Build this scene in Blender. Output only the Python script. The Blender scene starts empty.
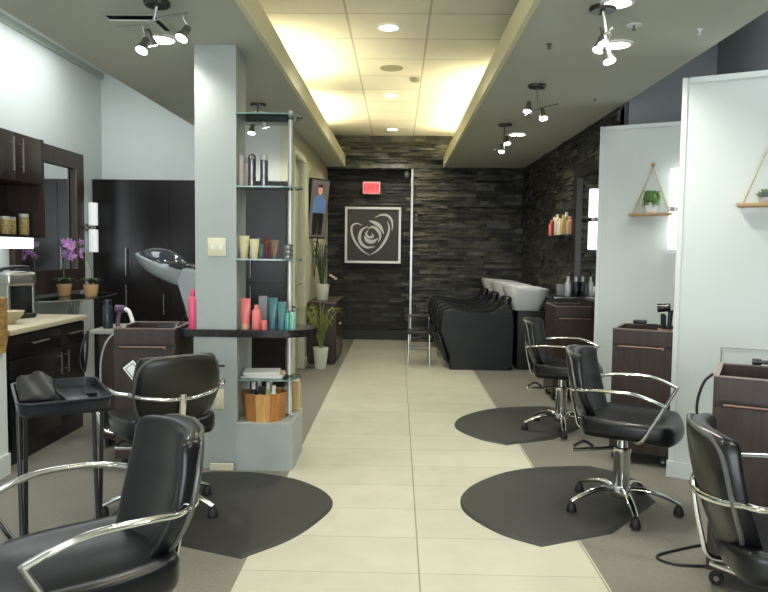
import bpy, bmesh, math, random
from mathutils import Vector, Matrix
random.seed(7)
R = math.radians
PI = math.pi
sc = bpy.context.scene
COL = sc.collection

# ------------------------------------------------------------------ camera
F = 710.0
cam = bpy.data.cameras.new('camera')
cam.sensor_width = 36.0
cam.lens = F / 768 * 36.0
cam.clip_start = 0.05
camo = bpy.data.objects.new('camera', cam)
COL.objects.link(camo)
CM = Matrix.Rotation(R(1.087), 3, 'Z') @ Matrix.Rotation(R(90 - 3.71), 3, 'X') @ Matrix.Rotation(R(0.7), 3, 'Z')
camo.matrix_world = Matrix.Translation((0, 0, 1.4)) @ CM.to_4x4()
sc.camera = camo
CAM = Vector((0, 0, 1.4))


def at(px, py, Y):
    """photo pixel and depth along the room -> world point"""
    r = CM @ Vector(((px - 384) / F, -(py - 296) / F, -1))
    return CAM + r * (Y / r.y)


def atx(px, py, X):
    r = CM @ Vector(((px - 384) / F, -(py - 296) / F, -1))
    return CAM + r * (X / r.x)


def atz(px, py, z):
    r = CM @ Vector(((px - 384) / F, -(py - 296) / F, -1))
    return CAM + r * ((z - 1.4) / r.z)


# --------------------------------------------------------------- materials
MATS = {}


def lin(c):
    return tuple(((v / 255) / 12.92 if v / 255 <= 0.04045 else (((v / 255) + 0.055) / 1.055) ** 2.4) for v in c)


def mat(name, rgb, rough=0.5, metal=0.0, var=0.0, vscale=8.0, bump=0.0, bscale=60.0, spec=0.5,
        emit=None, estr=0.0, trans=0.0, ior=1.45, stretch=None, alpha=1.0, coat=0.0):
    m = bpy.data.materials.new(name)
    m.use_nodes = True
    nt = m.node_tree
    b = nt.nodes['Principled BSDF']
    c = (*lin(rgb), 1)
    b.inputs['Base Color'].default_value = c
    b.inputs['Roughness'].default_value = rough
    b.inputs['Metallic'].default_value = metal
    b.inputs['Specular IOR Level'].default_value = spec
    b.inputs['IOR'].default_value = ior
    b.inputs['Transmission Weight'].default_value = trans
    b.inputs['Alpha'].default_value = alpha
    b.inputs['Coat Weight'].default_value = coat
    if emit is not None:
        b.inputs['Emission Color'].default_value = (*lin(emit), 1)
        b.inputs['Emission Strength'].default_value = estr
    tc = nt.nodes.new('ShaderNodeTexCoord')
    mp = nt.nodes.new('ShaderNodeMapping')
    nt.links.new(tc.outputs['Object'], mp.inputs['Vector'])
    if stretch:
        mp.inputs['Scale'].default_value = stretch
    if var > 0:
        n = nt.nodes.new('ShaderNodeTexNoise')
        n.inputs['Scale'].default_value = vscale
        n.inputs['Detail'].default_value = 4
        nt.links.new(mp.outputs['Vector'], n.inputs['Vector'])
        r = nt.nodes.new('ShaderNodeValToRGB')
        r.color_ramp.elements[0].position = 0.3
        r.color_ramp.elements[1].position = 0.7
        r.color_ramp.elements[0].color = (*[v * (1 - var) for v in c[:3]], 1)
        r.color_ramp.elements[1].color = (*[min(1, v * (1 + var)) for v in c[:3]], 1)
        nt.links.new(n.outputs['Fac'], r.inputs['Fac'])
        nt.links.new(r.outputs['Color'], b.inputs['Base Color'])
    if bump > 0:
        n2 = nt.nodes.new('ShaderNodeTexNoise')
        n2.inputs['Scale'].default_value = bscale
        n2.inputs['Detail'].default_value = 3
        nt.links.new(mp.outputs['Vector'], n2.inputs['Vector'])
        bp = nt.nodes.new('ShaderNodeBump')
        bp.inputs['Strength'].default_value = bump
        bp.inputs['Distance'].default_value = 0.01
        nt.links.new(n2.outputs['Fac'], bp.inputs['Height'])
        nt.links.new(bp.outputs['Normal'], b.inputs['Normal'])
    MATS[name] = m
    return m


def math_node(nt, op, a, b=None, c=None):
    n = nt.nodes.new('ShaderNodeMath')
    n.operation = op
    for i, v in enumerate((a, b, c)):
        if v is None:
            continue
        if isinstance(v, (int, float)):
            n.inputs[i].default_value = v
        else:
            nt.links.new(v, n.inputs[i])
    return n.outputs[0]


def tile_mat(name, rgb, dark, sx, ox, sy, oy, w, rough, var=0.05, wy=None):
    """tiles with thin joints, laid out in object (metre) coordinates"""
    m = mat(name, rgb, rough=rough, var=var, vscale=5)
    nt = m.node_tree
    b = nt.nodes['Principled BSDF']
    src = b.inputs['Base Color'].links[0].from_socket
    tc = nt.nodes.new('ShaderNodeTexCoord')
    sp = nt.nodes.new('ShaderNodeSeparateXYZ')
    nt.links.new(tc.outputs['Object'], sp.inputs[0])

    def joint(o, s, off, w=w):
        t = math_node(nt, 'ADD', o, -off + 1000 * s)
        t = math_node(nt, 'MODULO', t, s)
        t = math_node(nt, 'SUBTRACT', t, s / 2)
        t = math_node(nt, 'ABSOLUTE', t)
        return math_node(nt, 'GREATER_THAN', t, s / 2 - w)
    j = math_node(nt, 'MAXIMUM', joint(sp.outputs['X'], sx, ox), joint(sp.outputs['Y'], sy, oy, wy or w))
    # each tile a slightly different tone
    fx = math_node(nt, 'FLOOR', math_node(nt, 'DIVIDE', math_node(nt, 'ADD', sp.outputs['X'], -ox), sx))
    fy = math_node(nt, 'FLOOR', math_node(nt, 'DIVIDE', math_node(nt, 'ADD', sp.outputs['Y'], -oy), sy))
    cb = nt.nodes.new('ShaderNodeCombineXYZ')
    nt.links.new(fx, cb.inputs[0])
    nt.links.new(fy, cb.inputs[1])
    wn = nt.nodes.new('ShaderNodeTexWhiteNoise')
    nt.links.new(cb.outputs[0], wn.inputs[0])
    br = math_node(nt, 'MULTIPLY_ADD', wn.outputs['Value'], 0.10, 0.95)
    sc_ = nt.nodes.new('ShaderNodeVectorMath')
    sc_.operation = 'SCALE'
    nt.links.new(src, sc_.inputs[0])
    nt.links.new(br, sc_.inputs['Scale'])
    mx = nt.nodes.new('ShaderNodeMix')
    mx.data_type = 'RGBA'
    nt.links.new(j, mx.inputs[0])
    nt.links.new(sc_.outputs[0], mx.inputs[6])
    mx.inputs[7].default_value = (*lin(dark), 1)
    nt.links.new(mx.outputs[2], b.inputs['Base Color'])
    return m


def wood(name, rgb, rough=0.4, axis='z', var=0.35):
    s = {'z': (14, 14, 1.2), 'x': (1.2, 14, 14), 'y': (14, 1.2, 14)}[axis]
    return mat(name, rgb, rough=rough, var=var, vscale=2.5, stretch=s, bump=0.05, bscale=10)


M_white = mat('wall_paint_white', (212, 219, 216), 0.6, var=0.02, vscale=1.5, bump=0.03, bscale=200)
M_panel = mat('panel_paint', (204, 212, 209), 0.42, var=0.015, vscale=1.2)
M_cream = mat('wall_paint_cream', (206, 206, 180), 0.6, var=0.02, vscale=2)
M_fascia = mat('fascia_paint_cream', (226, 221, 190), 0.6, var=0.02, vscale=2)
M_soffit = mat('soffit_paint', (190, 193, 182), 0.75, var=0.02, vscale=2)
M_grey = mat('grey_paint', (112, 118, 120), 0.6, var=0.02, vscale=2)
M_colgrey = mat('column_paint', (160, 168, 165), 0.5, var=0.02, vscale=2)
M_ceil = tile_mat('ceiling_tile', (218, 217, 206), (176, 176, 164), 0.61, -0.40, 0.615, 5.30, 0.009, 0.8, 0.02)
M_tile = tile_mat('floor_tile_beige', (188, 186, 167), (128, 122, 96), 0.785, 0.11, 0.385, 3.0, 0.0035, 0.38, 0.05, wy=0.0017)
M_carpet = mat('floor_side_grey', (116, 113, 103), 0.75, var=0.10, vscale=60, bump=0.15, bscale=250)
M_stone = mat('dark_ledge_stone', (46, 46, 41), 0.5, var=0.6, vscale=7, bump=0.6, bscale=30)
M_dkbase = mat('dark_skirting', (36, 36, 32), 0.5, var=0.1)
M_wood = wood('dark_walnut', (54, 41, 35), 0.38)
M_woodh = wood('dark_walnut_flat', (70, 54, 48), 0.35, 'y')
M_espresso = wood('espresso_laminate', (22, 18, 18), 0.27, 'z', 0.25)
M_espresso2 = wood('espresso_cabinet', (24, 20, 19), 0.35, 'z', 0.25)
M_oak = wood('oak_board', (176, 142, 100), 0.5, 'x', 0.2)
M_bask = wood('basket_stave', (176, 118, 62), 0.5, 'z', 0.3)
M_bask2 = wood('basket_stave_pale', (205, 155, 92), 0.5, 'z', 0.25)
M_counter = mat('laminate_counter', (190, 182, 156), 0.4, var=0.08, vscale=40)
M_blackslab = mat('black_counter', (30, 28, 28), 0.2, var=0.2, vscale=40)
M_chrome = mat('chrome', (215, 216, 214), 0.12, 1.0)
M_steel = mat('brushed_steel', (165, 165, 160), 0.32, 1.0)
M_dsteel = mat('dark_steel', (96, 96, 94), 0.3, 1.0)
M_vinyl = mat('black_vinyl', (17, 18, 20), 0.28, bump=0.04, bscale=160, var=0.1, vscale=6, spec=0.45)
M_vinylback = mat('back_shell', (34, 33, 26), 0.38, var=0.1, vscale=6)
M_shampoo = mat('charcoal_vinyl', (22, 25, 28), 0.5, var=0.1, vscale=6, bump=0.05, bscale=150)
M_rubber = mat('black_rubber', (22, 22, 22), 0.55, bump=0.05)
M_mat = mat('anti_fatigue_mat', (42, 42, 38), 0.55, var=0.12, vscale=5, bump=0.12, bscale=220)
M_plastic = mat('black_plastic', (24, 26, 30), 0.3)
M_bplastic = mat('blue_black_plastic', (19, 24, 31), 0.28)
M_porc = mat('white_porcelain', (232, 234, 236), 0.12, coat=0.5)
M_whitep = mat('white_plastic', (225, 226, 222), 0.35)
M_pot = mat('white_pot', (220, 222, 205), 0.4, var=0.03)
M_terra = mat('tan_pot', (202, 160, 116), 0.6, var=0.1, vscale=20)
M_leaf = mat('leaf_green', (92, 122, 62), 0.45, var=0.3, vscale=12)
M_leafd = mat('leaf_dark_green', (58, 76, 48), 0.45, var=0.3, vscale=12)
M_leaff = mat('fresh_green', (112, 150, 80), 0.55, var=0.3, vscale=40)
M_petal = mat('orchid_petal', (206, 150, 212), 0.5, var=0.25, vscale=30)
M_petalp = mat('pale_pink_petal', (214, 176, 170), 0.5, var=0.1)
M_mirror = mat('mirror_glass', (225, 228, 226), 0.02, 1.0)
M_ivory = mat('ivory_plastic', (214, 208, 180), 0.4)
M_silverpaint = mat('silver_paint', (186, 188, 190), 0.3, 0.3)
M_silverframe = mat('silver_frame', (200, 198, 186), 0.35, 0.4)
M_canvas = mat('charcoal_canvas', (62, 60, 58), 0.55, var=0.08, vscale=30)
M_hoodg = mat('hood_grey', (150, 158, 160), 0.3, 0.1)
M_hoodd = mat('hood_smoke', (60, 66, 72), 0.12, 0.3, coat=0.6)
M_wicker = mat('wicker', (150, 118, 66), 0.6, var=0.4, vscale=30, bump=0.6, bscale=60)
M_paper = mat('paper', (225, 226, 224), 0.6)
M_kraft = mat('kraft_paper', (190, 165, 120), 0.7, var=0.1)
M_cable = mat('black_cable', (28, 30, 28), 0.45)
M_gcable = mat('grey_cable', (160, 165, 165), 0.45)
M_rope = mat('cord_tan', (190, 176, 140), 0.8, var=0.15, vscale=60)
M_lamp = mat('lamp_lens', (255, 252, 240), 0.4, emit=(255, 252, 242), estr=14.0)
M_sconce = mat('sconce_tube', (255, 255, 255), 0.4, emit=(246, 252, 255), estr=2.2)
M_sconce2 = mat('sconce_tube_dim', (235, 238, 236), 0.4, emit=(240, 246, 250), estr=0.35)
M_cove = mat('cove_tube', (255, 245, 205), 0.4, emit=(255, 238, 190), estr=120.0)
M_exit = mat('exit_face', (250, 90, 95), 0.4, emit=(250, 75, 85), estr=0.9)
M_exitl = mat('exit_letters', (200, 20, 40), 0.4, emit=(205, 25, 45), estr=0.6)
M_screen = mat('screen_lit', (96, 90, 88), 0.25, emit=(96, 90, 88), estr=0.35)
M_scr_blue = mat('screen_blue', (80, 110, 150), 0.3, emit=(80, 108, 150), estr=0.35)
M_scr_skin = mat('screen_skin', (200, 150, 130), 0.3, emit=(200, 145, 128), estr=0.35)
M_scr_dark = mat('screen_dark', (35, 32, 36), 0.3, emit=(40, 36, 40), estr=0.2)


def glass_mat(name, tint=(0.86, 0.95, 0.93)):
    m = bpy.data.materials.new(name)
    m.use_nodes = True
    nt = m.node_tree
    nt.nodes.clear()
    o = nt.nodes.new('ShaderNodeOutputMaterial')
    t = nt.nodes.new('ShaderNodeBsdfTransparent')
    t.inputs[0].default_value = (*tint, 1)
    g = nt.nodes.new('ShaderNodeBsdfGlossy')
    g.inputs['Roughness'].default_value = 0.03
    g.inputs['Color'].default_value = (0.9, 1, 0.98, 1)
    fr = nt.nodes.new('ShaderNodeFresnel')
    fr.inputs[0].default_value = 1.5
    mx = nt.nodes.new('ShaderNodeMixShader')
    nt.links.new(fr.outputs[0], mx.inputs[0])
    nt.links.new(t.outputs[0], mx.inputs[1])
    nt.links.new(g.outputs[0], mx.inputs[2])
    nt.links.new(mx.outputs[0], o.inputs[0])
    return m


M_glass = glass_mat('shelf_glass')
M_glassedge = mat('glass_edge', (120, 150, 148), 0.15, spec=0.8)

# ----------------------------------------------------------------- helpers


def obj(name, bm, m, parent=None, smooth=True, angle=35, loc=None, rot=None):
    me = bpy.data.meshes.new(name)
    bmesh.ops.recalc_face_normals(bm, faces=bm.faces)
    bm.to_mesh(me)
    bm.free()
    for mm in (m if isinstance(m, (list, tuple)) else [m]):
        me.materials.append(mm)
    if smooth:
        me.shade_smooth()
        try:
            me.set_sharp_from_angle(angle=R(angle))
        except Exception:
            pass
    o = bpy.data.objects.new(name, me)
    COL.objects.link(o)
    if parent is not None:
        o.parent = parent
    if loc is not None:
        o.location = loc
    if rot is not None:
        o.rotation_euler = rot
    return o


def thing(name, label, cat, loc=(0, 0, 0), rotz=0.0, group=None):
    o = bpy.data.objects.new(name, None)
    COL.objects.link(o)
    o.location = loc
    o.rotation_euler = (0, 0, rotz)
    return tag(o, label, cat, group)


def tag(o, label, cat, group=None):
    o['label'] = label
    o['category'] = cat
    if group:
        o['group'] = group
    return o


def struct(name, bm, m, smooth=False):
    o = obj(name, bm, m, smooth=smooth)
    o['kind'] = 'structure'
    return o


def kids(o):
    return [c for c in bpy.data.objects if c.parent == o]


def copy_tree(o, parent=None):
    c = o.copy()
    COL.objects.link(c)
    if parent is not None:
        c.parent = parent
    for k in kids(o):
        copy_tree(k, c)
    return c


def dup(root, loc, rotz, label, group=None):
    c = copy_tree(root)
    c.location = loc
    c.rotation_euler = (0, 0, rotz)
    tag(c, label, root['category'], group or root.get('group'))
    return c


def B():
    return bmesh.new()


def box(bm, x0, x1, y0, y1, z0, z1, M=None, bev=0.0, mi=0):
    vs = [bm.verts.new((x, y, z)) for x in (x0, x1) for y in (y0, y1) for z in (z0, z1)]
    q = [(0, 1, 3, 2), (4, 6, 7, 5), (0, 4, 5, 1), (2, 3, 7, 6), (0, 2, 6, 4), (1, 5, 7, 3)]
    fs = [bm.faces.new([vs[i] for i in f]) for f in q]
    for f in fs:
        f.material_index = mi
    if bev > 0:
        es = list({e for f in fs for e in f.edges})
        r = bmesh.ops.bevel(bm, geom=es, offset=bev, segments=2, affect='EDGES', profile=0.5)
        vs = list({v for f in r['faces'] for v in f.verts} | {v for v in vs if v.is_valid})
        for f in r['faces']:
            f.material_index = mi
    if M is not None:
        for v in vs:
            v.co = M @ v.co
    return bm


def boxes(lst, bev=0.0, M=None):
    bm = B()
    for b in lst:
        box(bm, *b, M=M, bev=bev)
    return bm


def prism(bm, poly, z0, z1, M=None, mi=0):
    a = [bm.verts.new((x, y, z0)) for x, y in poly]
    b = [bm.verts.new((x, y, z1)) for x, y in poly]
    fs = [bm.faces.new(a[::-1]), bm.faces.new(b)]
    n = len(poly)
    for i in range(n):
        fs.append(bm.faces.new((a[i], a[(i + 1) % n], b[(i + 1) % n], b[i])))
    for f in fs:
        f.material_index = mi
    if M is not None:
        for v in a + b:
            v.co = M @ v.co
    return bm


def smooth_pts(pts, n=8, closed=False):
    P = [Vector(p) for p in pts]
    out = []
    N = len(P)
    rng = range(N) if closed else range(N - 1)
    for i in rng:
        p0 = P[(i - 1) % N] if closed or i > 0 else P[0] * 2 - P[1]
        p1 = P[i]
        p2 = P[(i + 1) % N]
        p3 = P[(i + 2) % N] if closed or i + 2 < N else P[-1] * 2 - P[-2]
        for k in range(n):
            t = k / n
            out.append(0.5 * ((2 * p1) + (-p0 + p2) * t + (2 * p0 - 5 * p1 + 4 * p2 - p3) * t * t + (-p0 + 3 * p1 - 3 * p2 + p3) * t ** 3))
    if not closed:
        out.append(P[-1])
    return out


def tube(bm, pts, r, seg=10, closed=False, flat=1.0):
    """sweep; r a number or list; flat scales the second axis"""
    P = [Vector(p) for p in pts]
    N = len(P)
    rings = []
    prev = None
    for i, p in enumerate(P):
        if closed:
            t = (P[(i + 1) % N] - P[i - 1]).normalized()
        else:
            t = (P[min(i + 1, N - 1)] - P[max(i - 1, 0)]).normalized()
        if prev is None:
            a = Vector((0, 0, 1)) if abs(t.z) < 0.9 else Vector((1, 0, 0))
            u = (a - t * a.dot(t)).normalized()
        else:
            u = (prev - t * prev.dot(t)).normalized()
        prev = u
        w = t.cross(u)
        rr = r[i] if isinstance(r, (list, tuple)) else r
        rings.append([bm.verts.new(p + u * (rr * flat * math.cos(2 * PI * k / seg)) + w * (rr * math.sin(2 * PI * k / seg))) for k in range(seg)])
    for i in range(N if closed else N - 1):
        A, C = rings[i], rings[(i + 1) % N]
        for k in range(seg):
            bm.faces.new((A[k], A[(k + 1) % seg], C[(k + 1) % seg], C[k]))
    if not closed:
        bm.faces.new(rings[0][::-1])
        bm.faces.new(rings[-1])
    return bm


def lathe(bm, prof, seg=20, c=(0, 0, 0), M=None, sx=1.0, sy=1.0):
    """prof: (r, z) from bottom to top, closed at both ends"""
    rings = []
    allv = []
    for r, z in prof:
        rr = max(r, 1e-5)
        ring = [bm.verts.new((rr * sx * math.cos(2 * PI * k / seg), rr * sy * math.sin(2 * PI * k / seg), z)) for k in range(seg)]
        rings.append(ring)
        allv += ring
    for i in range(len(rings) - 1):
        for k in range(seg):
            bm.faces.new((rings[i][k], rings[i][(k + 1) % seg], rings[i + 1][(k + 1) % seg], rings[i + 1][k]))
    bm.faces.new(rings[0][::-1])
    bm.faces.new(rings[-1])
    T = Matrix.Translation(c)
    if M is not None:
        T = T @ M
    for v in allv:
        v.co = T @ v.co
    return bm


def rbox(bm, a, b, c, r, n=10, deform=None, M=None):
    """rounded box with half sizes a,b,c and corner radius r, optionally deformed"""
    verts = {}

    def vert(q):
        key = tuple(round(x, 6) for x in q)
        if key in verts:
            return verts[key]
        s = Vector((q[0] * a, q[1] * b, q[2] * c))
        inn = Vector((max(-a + r, min(a - r, s.x)), max(-b + r, min(b - r, s.y)), max(-c + r, min(c - r, s.z))))
        d = s - inn
        p = inn + d.normalized() * r if d.length > 1e-9 else s
        if deform:
            p = Vector(deform(p))
        if M is not None:
            p = M @ p
        verts[key] = bm.verts.new(p)
        return verts[key]
    # non-uniform spacing gives dense corners
    ts = []
    for i in range(n + 1):
        t = -1 + 2 * i / n
        ts.append(math.copysign(1 - (1 - abs(t)) ** 1.5, t))
    for ax in range(3):
        for s in (-1, 1):
            for i in range(n):
                for j in range(n):
                    quad = []
                    for (u, v) in ((ts[i], ts[j]), (ts[i + 1], ts[j]), (ts[i + 1], ts[j + 1]), (ts[i], ts[j + 1])):
                        q = [0, 0, 0]
                        q[ax] = s
                        q[(ax + 1) % 3] = u
                        q[(ax + 2) % 3] = v
                        quad.append(vert(q))
                    if len(set(quad)) == 4:
                        bm.faces.new(quad)
    return bm


# =============================================================== THE SETTING
XL, XR = -3.05, 2.68          # side walls
YF, YB = -3.2, 10.9           # front (behind camera) and back
ZS, ZC = 2.65, 3.12           # soffit and high ceiling

bm = B()
box(bm, XL - .1, -0.665, YF, 7.4, -0.1, 0, mi=0)
box(bm, -1.2, -0.665, 7.4, 11.3, -0.1, 0, mi=0)
box(bm, 0.905, XR + .1, YF, 11.3, -0.1, 0, mi=0)
box(bm, -0.665, 0.905, YF, 11.3, -0.1, 0, mi=1)
struct('floor', bm, [M_carpet, M_tile])

# left: the outer wall and the wall behind the tall cupboards
struct('wall_left', boxes([(XL - .12, XL, YF, 7.42, 0, 3.4)]), M_white)
struct('wall_left_back', boxes([(XL, -1.22, 7.30, 7.42, 0, 3.4)]), M_white)
# the corridor wall with its door opening
bm = B()
box(bm, -1.22, -1.10, 7.30, 7.45, 0, ZS)
box(bm, -1.22, -1.10, 8.25, 11.1, 0, ZS)
box(bm, -1.22, -1.10, 7.45, 8.25, 2.40, ZS)
struct('wall_corridor', bm, M_cream)
bm = B()
box(bm, -1.20, -1.16, 7.45, 8.25, 0.0, 2.40)
d = struct('door_1', bm, mat('door_paint', (176, 176, 156), 0.5))
bm = B()
for (y0, y1, z0, z1) in ((7.40, 7.47, 0, 2.46), (8.23, 8.30, 0, 2.46), (7.47, 8.23, 2.39, 2.46)):
    box(bm, -1.11, -1.08, y0, y1, z0, z1)
obj('door_frame', bm, M_cream, d, smooth=False)
bm = B()
tube(bm, [(-1.16, 8.12, 1.0), (-1.10, 8.12, 1.0), (-1.10, 8.02, 1.0)], 0.011)
obj('door_handle', bm, M_steel, d)
struct('baseboard_corridor', boxes([(-1.10, -1.087, 7.31, 7.40, 0, .09), (-1.10, -1.087, 8.30, 10.8, 0, .09)]), M_cream)
struct('baseboard_left', boxes([(XL, XL + .015, 5.65, 7.0, 0, .10)]), M_white)
struct('baseboard_stub', boxes([(-2.95, -2.375, 4.085, 4.10, 0, .13), (-2.375, -2.36, 4.085, 4.24, 0, .13)]), M_white)

# right: outer wall, grey cross wall, stone wall
struct('wall_right_outer', boxes([(XR, XR + .12, YF, 6.4, 0, 3.6)]), M_grey)
struct('wall_right_cross', boxes([(1.95, XR + .12, 6.72, 6.84, 0, 3.6)]), M_grey)
struct('wall_right_upper', boxes([(1.89, 1.95, 6.25, 6.84, 0, 3.6), (1.95, XR + .12, 6.18, 6.3, 2.3, 3.6)]), M_grey)


M_stone2 = mat('mid_ledge_stone', (66, 65, 56), 0.45, var=0.5, vscale=9, bump=0.6, bscale=30)
M_stone3 = mat('pale_ledge_stone', (80, 78, 68), 0.45, var=0.5, vscale=9, bump=0.6, bscale=30)
M_recess = mat('shaded_recess_stone', (30, 28, 25), 0.6, var=0.5, vscale=7)  # shade of the recess put into a darker stone colour


def stones(bm, L, H, depth=0.06, h0=0.03, h1=0.07, holes=()):
    """stacked ledge stone; u along, z up, relief towards -v"""
    z = 0.0
    while z < H:
        h = min(random.uniform(h0, h1), H - z)
        u = -random.uniform(0, .3)
        while u < L:
            w = random.uniform(.10, .36)
            u0, u1 = max(0, u), min(L, u + w)
            u += w
            if u1 - u0 < .02:
                continue
            if any(a < (u0 + u1) / 2 < b and c < z + h / 2 < d2 for a, b, c, d2 in holes):
                continue
            dd = random.uniform(.006, depth)
            dv = random.uniform(-.012, .012)
            tl = random.uniform(0, .026)
            mi = random.choice((0, 0, 1, 1, 2))
            vs = [bm.verts.new(p) for p in ((u0, -dd + dv, z + .002), (u1, -dd - dv, z + .002), (u1, min(.0, -dd - dv + tl), z + h - .002), (u0, min(.0, -dd + dv + tl), z + h - .002),
                                            (u0, .02, z), (u1, .02, z), (u1, .02, z + h), (u0, .02, z + h))]
            for f in ((0, 1, 2, 3), (0, 4, 5, 1), (3, 2, 6, 7), (1, 5, 6, 2), (0, 3, 7, 4)):
                bm.faces.new([vs[i] for i in f]).material_index = mi
        z += h


# far wall: header and field of stone, recess below the header
bm = B()
stones(bm, 3.1, ZC + .1, 0.06, holes=((0, 1.13, 0, 2.62),))
box(bm, 1.13, 3.1, .01, .3, 0, ZC + .1)
box(bm, 0, 1.13, .01, .3, 2.62, ZC + .1)
for v in bm.verts:
    v.co += Vector((-0.93, 10.85, 0))
struct('wall_back', bm, [M_stone, M_stone2, M_stone3])
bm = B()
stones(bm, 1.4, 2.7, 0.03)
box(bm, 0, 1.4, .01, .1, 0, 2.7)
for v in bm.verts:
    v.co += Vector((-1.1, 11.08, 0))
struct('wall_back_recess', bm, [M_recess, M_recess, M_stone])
struct('wall_back_cavity', boxes([(-1.5, -0.93, 10.86, 11.0, 2.62, 3.3)]), M_stone)
struct('baseboard_back', boxes([(-1.1, .2, 11.015, 11.04, 0, .15)]), M_dkbase)
struct('trim_1', boxes([(.185, .215, 10.78, 10.83, 0, 2.62)]), M_steel)
# stone on the right side wall
bm = B()
stones(bm, 4.65, ZS, 0.05)
for v in bm.verts:
    v.co = Vector((1.90 + v.co.y, 10.85 - v.co.x, v.co.z))
box(bm, 1.885, 1.95, 6.2, 10.9, 0, 3.5)
struct('wall_right', bm, [M_stone, M_stone, M_stone2])

# ceilings
struct('ceiling', boxes([(-1.32, 1.10, YF, 10.9, ZC, ZC + .08)]), M_ceil)
struct('ceiling_soffit_left', boxes([(-2.12, -0.84, YF, 10.86, ZS, ZS + .05), (-2.12, -1.30, YF, 10.86, ZS + .05, 3.4)]), M_soffit)
struct('ceiling_soffit_right', boxes([(0.69, 1.88, YF, 10.86, ZS, ZS + .05), (1.08, 1.88, YF, 10.86, ZS + .05, 3.5)]), M_soffit)
struct('trim_2', boxes([(-0.84, -0.81, YF, 10.8, ZS - .005, ZS + .155)]), M_fascia)
struct('trim_3', boxes([(0.66, 0.69, YF, 10.8, ZS - .005, ZS + .155)]), M_fascia)
struct('ceiling_left', boxes([(XL - .1, -2.12, YF, 7.4, 3.15, 3.3)]), M_white)
struct('trim_5', boxes([(XL, XL + .03, YF, 7.30, 3.10, 3.15)]), mat('crown_paint', (176, 186, 178), .6))
struct('ceiling_right', boxes([(1.88, XR + .1, YF, 6.84, 3.55, 3.65)]), M_grey)

# shopfront behind the camera
bm = B()
box(bm, XL - .1, XR + .1, YF - .1, YF, 0, .35)
box(bm, XL - .1, XR + .1, YF - .1, YF, 2.6, 3.6)
box(bm, XL - .1, XL + .3, YF - .1, YF, .35, 2.6)
box(bm, XR - .3, XR + .1, YF - .1, YF, .35, 2.6)
struct('wall_front', bm, M_white)
bm = B()
for x in (-1.7, 0, 1.5):
    box(bm, x - .03, x + .03, YF - .07, YF - .02, .35, 2.6)
w1 = struct('window_1', bm, M_dsteel)

# angled white station partitions on the right
ANG = R(-28)


def partition(name, sx, sy, L, H):
    M = Matrix.Translation((sx, sy, 0)) @ Matrix.Rotation(ANG, 4, 'Z')
    bm = B()
    box(bm, 0, L, 0, .10, 0, H, M=M)
    o = struct(name, bm, M_panel)
    bm = B()
    box(bm, -.006, .024, -.006, .106, 0, H + .004, M=M)
    box(bm, .035, L, -.006, .106, H - .03, H + .004, M=M)
    t = obj('edge_trim', bm, mat('panel_trim', (212, 218, 215), .45) if 'panel_trim' not in MATS else MATS['panel_trim'], o, smooth=False)
    bm = B()
    box(bm, -.014, L - .03, -.016, -.006, 0, .10, M=M)
    t = obj('skirting', bm, M_white, o, smooth=False)
    return M


P1 = partition('wall_partition_far', 1.71, 6.14, 1.08, 2.46)
P2 = partition('wall_partition_near', 1.725, 4.43, 1.06, 2.46)
# stub wall at the left edge
struct('wall_stub', boxes([(XL, -2.375, 4.10, 4.24, 0, .76)]), M_white)

# pillar with the low ledge
bm = B()
box(bm, -1.275, -1.015, 4.45, 4.72, .86, ZS)
box(bm, -1.28, -1.005, 4.42, 4.86, 0, .86)
prism(bm, [(-1.005, 4.385), (-.68, 4.385), (-.65, 4.42), (-.65, 4.86), (-1.005, 4.86)], 0, .30)
struct('column', bm, M_colgrey)
obj_ = struct('trim_4', boxes([(-1.17, -1.02, 4.372, 4.384, .0, .045)], bev=.003), M_ivory)

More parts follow.
